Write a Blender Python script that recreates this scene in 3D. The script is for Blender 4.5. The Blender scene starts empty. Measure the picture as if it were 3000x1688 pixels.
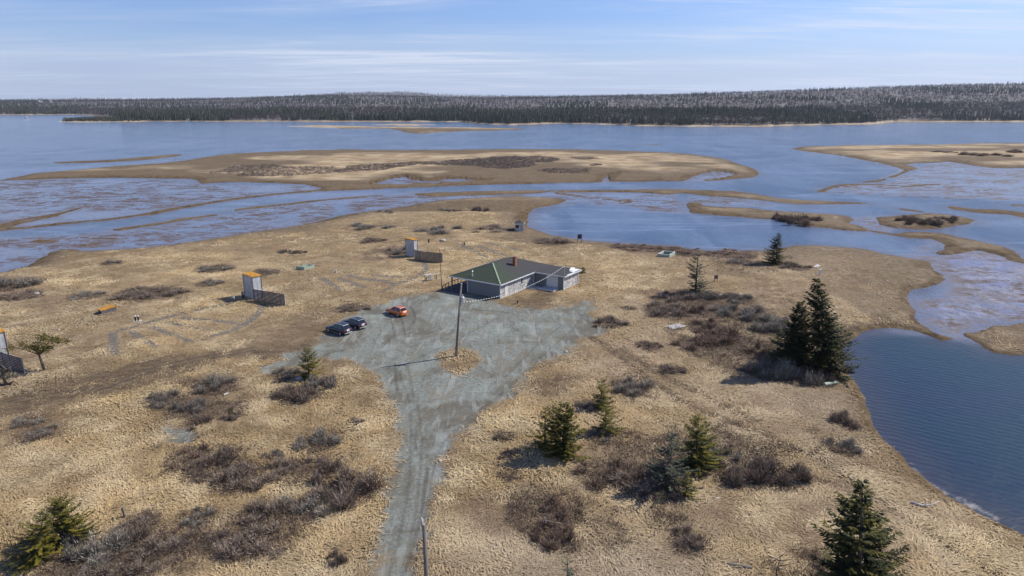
import bpy, math, random
import numpy as np
random.seed(4); RNG = np.random.default_rng(7)
S = bpy.context.scene; COL = S.collection
# ------------------------------------------------------------ camera, light, sky
PITCH = math.radians(15.32); H = 36.0; F = 2000.0
cam = bpy.data.cameras.new('camera'); camo = bpy.data.objects.new('camera', cam); COL.objects.link(camo)
cam.sensor_width = 36; cam.lens = 24.0; cam.clip_start = 0.5; cam.clip_end = 30000
camo.location = (0, 0, H); camo.rotation_euler = (math.pi/2 - PITCH, 0, 0); S.camera = camo
SUN_EL = math.radians(43.0); SUN_AZ = math.atan2(11.0, 4.2)      # azimuth measured from +Y towards +X
sl = bpy.data.lights.new('sun', 'SUN'); so = bpy.data.objects.new('sun', sl); COL.objects.link(so)
sl.energy = 5.0; sl.angle = math.radians(0.53); sl.color = (1.0, 0.95, 0.87)
so.rotation_euler = (math.pi/2 - SUN_EL, 0, math.pi - SUN_AZ); so.location = (60, 30, 90)
W = bpy.data.worlds.new('World'); S.world = W; W.use_nodes = True
S.render.engine = 'CYCLES'; S.cycles.sample_clamp_direct = 2.5; S.cycles.sample_clamp_indirect = 2.5
S.view_settings.view_transform = 'Standard'; S.view_settings.look = 'None'; S.view_settings.exposure = 0.27; S.view_settings.gamma = 1

def build_world():
    nt = W.node_tree; n = nt.nodes; L = nt.links.new; n.clear()
    out = n.new('ShaderNodeOutputWorld'); bg = n.new('ShaderNodeBackground'); bg.inputs[1].default_value = 0.085
    sky = n.new('ShaderNodeTexSky'); sky.sky_type = 'NISHITA'; sky.sun_disc = False
    sky.sun_elevation = SUN_EL; sky.sun_rotation = SUN_AZ; sky.altitude = 50
    sky.air_density = 1.0; sky.dust_density = 0.35; sky.ozone_density = 3.2
    tc = n.new('ShaderNodeTexCoord'); sep = n.new('ShaderNodeSeparateXYZ'); L(tc.outputs['Generated'], sep.inputs[0])
    def math_(op, a, b=None):
        m = n.new('ShaderNodeMath'); m.operation = op
        for k, v in enumerate((a, b)):
            if v is None: continue
            if isinstance(v, (int, float)): m.inputs[k].default_value = v
            else: L(v, m.inputs[k])
        return m.outputs[0]
    zc = math_('MAXIMUM', math_('ADD', sep.outputs[2], 0.045), 0.03)
    px, py = math_('DIVIDE', sep.outputs[0], zc), math_('DIVIDE', sep.outputs[1], zc)
    cmb = n.new('ShaderNodeCombineXYZ'); L(px, cmb.inputs[0]); L(py, cmb.inputs[1])
    def noise(scale, rot, sx, sy, detail, rough, dist=0.0):
        mp = n.new('ShaderNodeMapping'); mp.inputs['Rotation'].default_value = (0, 0, rot); mp.inputs['Scale'].default_value = (sx, sy, 1)
        L(cmb.outputs[0], mp.inputs[0]); t = n.new('ShaderNodeTexNoise'); t.inputs['Scale'].default_value = scale
        t.inputs['Detail'].default_value = detail; t.inputs['Roughness'].default_value = rough; t.inputs['Distortion'].default_value = dist
        L(mp.outputs[0], t.inputs['Vector']); return t.outputs['Fac']
    def ramp(v, a, b):
        r = n.new('ShaderNodeMapRange'); r.inputs['From Min'].default_value = a; r.inputs['From Max'].default_value = b
        r.interpolation_type = 'SMOOTHSTEP'; L(v, r.inputs['Value']); return r.outputs[0]
    big = ramp(noise(0.16, 0.35, 1, 1.6, 3, .5), .36, .68)
    streak = ramp(noise(0.75, 0.62, .36, 1.4, 10, .64, 1.1), .40, .74)
    streak2 = ramp(noise(1.3, 0.38, .26, 1.2, 9, .62, .9), .44, .78)
    cl = math_('ADD', math_('MULTIPLY', math_('ADD', streak, streak2), math_('ADD', math_('MULTIPLY', big, .75), .12)), math_('MULTIPLY', big, .16))
    tint = n.new('ShaderNodeMixRGB'); tint.blend_type = 'MULTIPLY'; tint.inputs[0].default_value = 1; L(sky.outputs[0], tint.inputs[1]); tint.inputs[2].default_value = (.80, .93, 1.32, 1)
    low = n.new('ShaderNodeMixRGB'); L(math_('MULTIPLY', ramp(sep.outputs[2], .13, -.02), .85), low.inputs[0]); L(tint.outputs[0], low.inputs[1]); low.inputs[2].default_value = (4.9, 5.75, 8.1, 1)
    high = ramp(sep.outputs[2], .55, .22)                      # cirrus thinned high up, out of view, to lower the ambient light
    fac = math_('MINIMUM', math_('MULTIPLY', math_('MULTIPLY', cl, 1.05), math_('ADD', math_('MULTIPLY', high, .85), .15)), .85)
    mix = n.new('ShaderNodeMixRGB'); L(fac, mix.inputs[0]); L(low.outputs[0], mix.inputs[1]); mix.inputs[2].default_value = (7.2, 7.8, 9.2, 1)
    L(mix.outputs[0], bg.inputs[0]); L(bg.outputs[0], out.inputs[0])
build_world()

# ------------------------------------------------------------ projection helpers
CP, SP = math.cos(PITCH), math.sin(PITCH)
def ray(px, py):
    u = (px-1500)/F; v = (844-py)/F
    return u, CP+v*SP, -SP+v*CP
def g(px, py, z=0.0):
    dx, dy, dz = ray(px, py); t = (z-H)/dz
    return np.array((dx*t, dy*t))
def hz(py, y, px=1500):                     # height seen at pixel row py on the vertical plane at distance y
    dx, dy, dz = ray(px, py); return H + dz*y/dy
Z1 = lambda pts: [(x*.3882, 240+y*.3882) for x, y in pts]
Z2 = lambda pts: [(1000+x*.3882, 240+y*.3882) for x, y in pts]
Z3 = lambda pts: [(2000+x*.3882, 240+y*.3882) for x, y in pts]
Z4 = lambda pts: [(x*.3882, 640+y*.3882) for x, y in pts]
Z5 = lambda pts: [(1000+x*.3882, 640+y*.3882) for x, y in pts]
Z6 = lambda pts: [(2000+x*.3882, 640+y*.3882) for x, y in pts]
Z9 = lambda pts: [(2000+x*.3882, 1128+y*.3882) for x, y in pts]
FV = lambda pts: [(x*1.165, y*1.165) for x, y in pts]
WL = -1.0
def onto(pts, z=WL): return np.array([g(x, y, z) for x, y in pts])

# ------------------------------------------------------------ numpy noise and distance fields
def vnoise(x, y, seed=0):
    xi = np.floor(x).astype(np.int64); yi = np.floor(y).astype(np.int64); fx = x-xi; fy = y-yi
    fx = fx*fx*(3-2*fx); fy = fy*fy*(3-2*fy)
    def h(a, b):
        n = (a*374761393 + b*668265263 + seed*982451653) & 0xFFFFFFFF
        n = ((n ^ (n >> 13))*1274126177) & 0xFFFFFFFF
        return ((n ^ (n >> 16)) & 0xFFFF)/65535.0
    a, b, c, d = h(xi, yi), h(xi+1, yi), h(xi, yi+1), h(xi+1, yi+1)
    return (a*(1-fx)+b*fx)*(1-fy)+(c*(1-fx)+d*fx)*fy
def fbm(x, y, o=4, seed=0):
    s = 0; a = .5; t = 0
    for k in range(o):
        s = s+a*vnoise(x, y, seed+k*17); t += a; a *= .5; x = x*2.03+11.7; y = y*2.03-5.3
    return s/t-.5
def sstep(a, b, x):
    t = np.clip((x-a)/(b-a), 0, 1); return t*t*(3-2*t)
def seg_d2(X, Y, a, b):
    dx, dy = b[0]-a[0], b[1]-a[1]; t = np.clip(((X-a[0])*dx+(Y-a[1])*dy)/(dx*dx+dy*dy+1e-9), 0, 1)
    return (X-a[0]-t*dx)**2+(Y-a[1]-t*dy)**2
def sdf_poly(X, Y, P, margin=60):
    out = np.full(X.shape, -margin, float)
    m = (X > P[:, 0].min()-margin) & (X < P[:, 0].max()+margin) & (Y > P[:, 1].min()-margin) & (Y < P[:, 1].max()+margin)
    if not m.any(): return out
    x, y = X[m], Y[m]; d = np.full(x.shape, 1e12); ins = np.zeros(x.shape, bool); n = len(P)
    for i in range(n):
        a, b = P[i], P[(i+1) % n]; d = np.minimum(d, seg_d2(x, y, a, b))
        c = (a[1] > y) != (b[1] > y)
        if c.any(): ins ^= c & (x < (b[0]-a[0])*(y-a[1])/(b[1]-a[1]+1e-12)+a[0])
    d = np.sqrt(d); out[m] = np.maximum(np.where(ins, d, -d), -margin); return out
def sdf_line(X, Y, P, margin=40):
    out = np.full(X.shape, float(margin))
    m = (X > P[:, 0].min()-margin) & (X < P[:, 0].max()+margin) & (Y > P[:, 1].min()-margin) & (Y < P[:, 1].max()+margin)
    if not m.any(): return out
    x, y = X[m], Y[m]; d = np.full(x.shape, 1e12)
    for i in range(len(P)-1): d = np.minimum(d, seg_d2(x, y, P[i], P[i+1]))
    out[m] = np.minimum(np.sqrt(d), margin); return out

# ------------------------------------------------------------ the shorelines, traced onto the water level
MAIN = [(0, 800), (19, 797), (78, 781), (116, 760), (142, 748), (147, 741), (198, 730), (248, 737), (388, 730), (505, 717), (582, 708), (699, 688),
 (815, 673), (893, 659), (951, 644), (1000, 632), (1116, 616), (1194, 605), (1272, 591), (1349, 583.5), (1427, 580), (1505, 578), (1602, 580), (1660, 585.5),
 (1637, 595), (1606, 603), (1575, 607), (1559, 614.6), (1545, 628), (1543, 647.6), (1545, 665), (1575, 678.7), (1606, 690), (1660, 698), (1718, 706),
 (1796, 713.6), (1873, 716.7), (1932, 721), (2000, 727), (2078, 736), (2233, 735), (2295, 725), (2330, 722), (2388, 721), (2466, 725), (2543, 733),
 (2590, 744.7), (2660, 756), (2718, 767), (2730, 774), (2726, 791), (2761, 807), (2767, 818.6), (2738, 834), (2679, 849.6), (2656, 865), (2660, 892),
 (2683, 923), (2699, 950.5), (2738, 974), (2788, 989), (2803, 996), (2761, 1001), (2722, 987), (2679, 972), (2621, 965), (2551, 967), (2520, 978), (2489, 992),
 (2481, 1012.6), (2481, 1051.5), (2489, 1078.6), (2512, 1117.5), (2526, 1145), (2540, 1171), (2551, 1209.5), (2559, 1252), (2598, 1291), (2640, 1334),
 (2675, 1376), (2730, 1423), (2776, 1450), (2854, 1487), (2912, 1518), (3000, 1557), (3250, 1660)]
MAINP = np.vstack([onto(MAIN), [[95, 36], [95, 5], [-130, 5], [-150, 60], [-175, 100], [-150, 140]]])
ISL = []      # (polygon, rise, bank width)
def isl(pts, rise=.5, bank=6): ISL.append((onto(pts), rise, bank))
isl(Z3([(1590,1155),(1700,1138),(1850,1135),(2000,1150),(2200,1195),(2350,1230),(2500,1280),(2576,1340),(2640,1380),(2640,1400),(2576,1370),(2480,1350),(2380,1310),(2250,1275),(2150,1280),(2050,1305),(1950,1310),(1880,1295),(1960,1265),(1995,1235),(1950,1205),(1880,1185),(1700,1175)]), .45, 5)
isl(Z3([(0,925),(50,908),(140,915),(170,935),(300,945),(500,955),(700,975),(900,990),(1100,1000),(1200,1010),(1280,1030),(1290,1045),(1230,1065),(1330,1090),(1415,1115),(1380,1128),(1200,1115),(1050,1100),(900,1085),(800,1050),(600,1030),(300,1010),(100,995),(40,985)]), .6, 6)
isl(Z3([(1460,1025),(1600,1010),(1850,990),(2050,1010),(2150,1030),(2225,1048),(2100,1080),(1950,1110),(1800,1115),(1600,1100),(1500,1075)]), .6, 6)
isl(Z2([(1580,822),(2000,812),(2576,812)])+Z3([(200,820),(400,825),(550,850),(700,880),(900,895),(1100,903),(1300,908),(1450,915),(1400,922),(1150,922),(850,920),(700,903),(500,882),(330,870),(210,865),(0,838)])+Z2([(2450,850),(2200,835),(1700,832)]), .35, 4)
isl(Z3([(1960,940),(2040,938),(2200,960),(2400,965),(2576,985),(2700,1000),(2700,1040),(2576,1025),(2450,1000),(2250,990),(2050,965)]), .35, 4)
isl(Z3([(820,505),(950,490),(1200,480),(1500,475),(1900,472),(2300,465),(2576,462),(3000,458),(3400,470),(3400,640),(2576,650),(2350,650),(2150,625),(2000,600),(1850,615),(1720,625),(1765,660),(1680,692),(1620,715),(1500,755),(1340,760),(1500,730),(1600,700),(1650,672),(1640,650),(1560,630),(1400,600),(1250,575),(1180,555),(1100,545),(950,525)]), .9, 14)
isl(Z3([(1590,945),(1700,962),(1850,982),(1840,992),(1680,972)]), .25, 3)
isl(Z6([(2160,885),(2250,850),(2330,820),(2500,820),(2576,800),(2900,790),(2900,1060),(2576,1028),(2480,1028),(2350,1010),(2280,975),(2220,920)]), .45, 5)
CENT = Z1([(20,742),(300,690),(600,665),(900,635),(1100,625),(1400,605),(1550,570),(1800,540),(2100,528),(2400,515),(2576,512)])+Z2([(500,515),(900,512),(1300,508),(1800,512),(2200,525),(2576,540)])+Z3([(150,560),(300,590),(450,635),(560,670),(598,690),(540,715),(400,735),(200,745),(0,748)])+Z2([(2300,752),(2050,756),(1960,760),(1700,760),(1400,770),(1100,775),(800,785),(400,800),(0,818)])+Z1([(2400,826),(2430,800),(2300,775),(2200,770),(1800,755),(1500,770),(1430,735),(900,722),(500,728)])
isl(CENT, .8, 12)
isl(Z1([(250,618),(500,600),(900,585),(1100,565),(1300,548),(1430,545),(1300,565),(1050,590),(800,605),(450,615)]), .35, 5)
isl(Z1([(2180,335),(2400,327),(2576,330)])+Z2([(300,338),(800,343),(1200,348),(1430,358),(1300,362),(1000,371),(750,382),(600,396),(520,390),(400,354),(0,352)]), .5, 14)
isl(Z2([(90,322),(500,316),(770,326),(500,331)]), .4, 10)
isl(Z1([(190,1210),(300,1190),(400,1195),(495,1195),(400,1210),(280,1218)]), .2, 3)
isl(Z2([(540,848),(700,838),(1100,828),(1480,822),(1560,830),(1400,842),(1100,850),(850,858),(700,866)]), .3, 3)
HOLES = [onto(Z2(p)) for p in ([(200,778),(350,735),(480,710),(560,738),(700,745),(800,724),(1000,738),(1090,745),(850,762),(500,776)], [(1945,762),(1975,712),(2040,693),(2150,686),(2060,703),(2030,730),(2060,762)])] + [onto(Z3([(20,742),(60,720),(250,670),(330,680),(400,700),(300,725),(150,742)]))]
RIMS = [(Z1([(-60,1118),(0,1112),(250,1095),(500,1065),(800,1040),(1100,1000),(1300,960),(1500,925),(1800,880),(2100,845),(2430,818),(2576,815)]), 2.6),
 (Z1([(-40,1092),(0,1085),(150,1045),(300,1020),(420,1000)]), 1.6), (Z1([(0,1112),(130,1070),(350,1025),(520,975),(650,940)]), 1.2),
 (Z1([(900,1113),(1080,1088),(1200,1070),(1400,1035),(1600,1008)]), 1.8), (Z1([(1800,965),(1950,945),(2200,920),(2400,895),(2576,880)])+Z2([(150,868),(300,860)]), 1.8),
 (Z3([(1040,826),(1150,785),(1250,772),(1500,776),(1700,790),(1850,775),(1935,774)]), 2.0), (Z3([(1055,830),(1300,842),(1600,858),(1900,872),(2150,884)]), .9),
 (Z3([(1150,800),(1300,783),(1500,790)]), 1.2), (Z1([(1000,645),(1250,612),(1600,575),(1900,540)]), 1.5), (Z2([(1620,840),(1850,870),(2080,890)]), 1.6), (Z2([(2080,905),(2150,890),(2190,905),(2120,915)]), 1.2),
 (Z3([(1420,1125),(1520,1140),(1650,1160)]), 1.5), (Z3([(2490,930),(2700,934)]), 1.2), (Z2([(2160,475),(2390,473)]), 3), (Z1([(620,1230),(740,1225)]), 1.5), (Z1([(580,1172),(720,1180),(860,1182)]), .8)]
RIMS = [(onto(p), w*.8) for p, w in RIMS]
# ------------------------------------------------------------ far shore and ridge lines (by bearing)
def s_of(px, py=330): r = ray(px, py); return r[0]/r[1]
_shore = [(-900,337),(0,337),(200,336),(235,337),(300,342),(345,344),(352,356),(1000,356),(1350,357),(1390,362),(1500,366),(1620,362),(1775,364),(1850,368),(2000,370),(2230,371),(2320,368),(2570,363),(2620,357.5),(3000,357.5),(3900,360)]
SH_S = np.array([s_of(p) for p, _ in _shore]); SH_Y = np.array([g(p, q, WL)[1] for p, q in _shore])
_rid = [(-900,291),(0,291),(240,291),(420,289),(600,287),(800,281),(900,278),(1000,277),(1100,276.5),(1230,279),(1300,281.5),(1450,283),(1700,279),(2000,272),(2200,266),(2400,259),(2600,252),(2800,246),(3000,243),(3900,238)]
RI_S = np.array([s_of(p, 290) for p, _ in _rid]); RI_P = np.array([q for _, q in _rid])
_bak = [(-900,292),(0,291.5),(150,290),(240,287.5),(420,289.5),(800,286),(900,279),(1000,273),(1100,270.5),(1200,271),(1260,276),(1330,279.5),(1500,281),(1700,281),(2000,279),(3900,280)]
BK_S = np.array([s_of(p, 290) for p, _ in _bak]); BK_P = np.array([q for _, q in _bak])
def far_z(X, Y):
    s = X/np.maximum(Y, 1); ys = np.interp(s, SH_S, SH_Y); ys = ys*(1+.035*fbm(s*45, s*0+3, 5, 5))
    yr = np.where(s < -.2, 3300, np.where(s > .3, 2300, 3300+(s+.2)/.5*(-1000)))
    def elev(P, y, tree): return H+((296-P)/F)*y*1.0-tree
    zr = np.maximum(elev(np.interp(s, RI_S, RI_P), yr, 10.5), 6); zb = np.maximum(elev(np.interp(s, BK_S, BK_P), 7000., 7), 5)
    t = np.clip((Y-ys)/np.maximum(yr-ys, 1), 0, 1)
    z = WL+np.clip((Y-ys)/14, -1, 1)*1.4+(zr-.4)*np.where(t < 1, t**.9, 1)
    und = fbm(X/260, Y/260, 3, 9)*7*np.clip(t*4, 0, 1)*np.clip((1-t)*5, 0, 1)
    z = z+und
    bk = sstep(0, 1, (Y-yr)/(7000-yr)); z = np.where(Y > yr, zr*(1-bk)+zb*bk-14*np.sin(np.clip((Y-yr)/(7000-yr), 0, 1)*math.pi), z)
    return z, Y-ys
SPIT = onto([(168,357),(180,354),(260,351),(330,348.5),(420,350),(420,357),(320,357.8),(200,358)])

# ------------------------------------------------------------ ground cover areas on the near land
P0 = lambda pts: onto(pts, 0.0)
GRAVEL = P0(FV([(905,1560),(930,1449),(948,1380),(958,1320),(965,1270),(975,1220),(990,1190),(990,1130),(985,1060),(975,1000),(960,960),(940,930),(905,915),(860,905),(800,908),(740,920),(690,922),(718,897),(770,882),(815,862),(850,820),(880,800),(930,775),(990,755),(1060,742),(1120,735),(1200,740),(1250,758),(1300,774),(1400,778),(1450,765),(1480,758),(1490,790),(1496,812),(1508,832),(1480,850),(1440,872),(1420,895),(1380,915),(1340,935),(1290,990),(1240,1030),(1190,1060),(1150,1090),(1130,1110),(1112,1150),(1097,1200),(1085,1250),(1075,1310),(1050,1380),(1040,1449),(1020,1560)]))
GHOLE = P0(FV([(1095,893),(1150,873),(1200,883),(1213,903),(1185,930),(1150,948),(1112,925)]))
GSPUR = P0(FV([(640,932),(660,921),(700,925),(690,940),(655,943)])); GPUD = P0(FV([(378,1068),(400,1062),(440,1078),(470,1078),(498,1095),(490,1112),(455,1118),(415,1112),(400,1090)]))
DIRT = P0(FV([(-40,1000),(0,985),(100,960),(250,925),(400,898),(560,878),(700,865),(800,855),(830,880),(740,915),(640,905),(560,915),(480,942),(350,975),(200,1005),(100,1035),(0,1062),(-40,1075)]))
DIRT2 = P0(FV([(1310,975),(1340,945),(1400,935),(1445,945),(1450,965),(1420,990),(1360,1005),(1320,1000)]))
DIRT3 = P0(FV([(1090,1200),(1075,1310),(1045,1400),(1030,1500),(1060,1500),(1070,1400),(1095,1300),(1110,1200),(1140,1120)]))
DIRT4 = P0(Z5([(1230,610),(1300,600),(1420,570),(1560,555),(1630,580),(1620,640),(1500,700),(1390,695),(1250,650)]))
DIRT5 = P0(FV([(480,935),(600,925),(640,960),(560,1000),(470,1040),(400,1060),(370,1040),(440,990)]))
DIRT6 = P0(FV([(700,800),(800,770),(900,760),(930,775),(860,812),(840,850),(760,870),(700,850)]))
PATHS = [(Z4([(848,872),(865,1032)]), .75), (Z4([(990,855),(1165,972)]), .6), (Z4([(1150,823),(1300,880),(1440,935)]), .45), (Z4([(1270,785),(1560,840)]), .35), (Z4([(1380,750),(1600,768),(1790,792)]), .3),
 (Z4([(1770,630),(1400,712),(1130,782),(900,850)]), .4), (Z4([(1975,645),(1960,700),(1880,775),(1760,840),(1600,890)]), .7), (Z5([(600,315),(630,340),(635,380),(590,430),(520,465),(400,500)]), .6),
 (Z5([(890,195),(1000,245),(1090,290)]), .45), (Z5([(1030,210),(1230,280)]), .3), (Z5([(1090,188),(1340,240)]), .3), (Z5([(245,455),(400,500)]), .35), (Z5([(255,430),(450,450)]), .3), (Z5([(60,440),(230,470)]), .3), (Z5([(0,465),(100,500),(170,520)]), .35), (Z5([(400,500),(300,560)]), .3)]
PATHS += [([(946,819),(993,848)], .45), ([(993,817),(1036,831)], .3), ([(1026,809),(1079,821)], .3)]
TRAILS = [P0(FV(p)) for p in ([(1490,850),(1560,900),(1640,960),(1740,1025),(1900,1085),(2050,1150),(2200,1250),(2400,1390),(2520,1449)], [(1560,880),(1680,955),(1800,1010),(1900,1060)], [(1850,1120),(1980,1180),(2140,1230)])]
PATHS = [(P0(p), w) for p, w in PATHS]
TRACKS = [([(1145,932),(1150,955),(1156,984)], .16), ([(1175,932),(1181,955),(1187,983)], .16), ([(1199,898),(1210,913),(1216,931),(1207,951),(1196,957)], .14), ([(1204,900),(1214,913),(1219,931),(1212,949)], .14), (Z5([(500,1100),(545,1360)]), .22), (Z5([(400,1090),(420,1300)]), .3),
 (Z4([(700,1290),(1100,1150),(1500,1050),(1900,980)]), .3), (Z4([(720,1310),(1130,1170),(1530,1070),(1900,1000)]), .3), (Z4([(0,1400),(300,1330),(700,1290)]), .3), (FV([(1130,1110),(1200,1050),(1300,960)]), .35), (FV([(1160,1080),(1240,1010),(1330,925)]), .25), (Z5([(1000,690),(1150,700),(1300,720)]), .3), (FV([(1075,1180),(1060,1300),(1020,1440)]), .3)]
TRACKS += [(FV([(1035,1449),(1052,1380),(1072,1290),(1085,1200),(1110,1120),(1180,1050),(1270,985)]), .24), (FV([(975,1449),(1000,1370),(1018,1290),(1030,1200),(1035,1110),(1030,1010),(1000,930)]), .24), (FV([(1010,1449),(1030,1370),(1046,1290),(1055,1200),(1062,1110),(1050,1010)]), .22), (FV([(1300,960),(1380,880),(1440,830),(1470,790)]), .24), (FV([(1270,950),(1350,870),(1410,820)]), .24), (Z5([(560,560),(800,620),(1000,660),(1250,720)]), .22)]
TRACKS = [(P0(p), w) for p, w in TRACKS]

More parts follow.
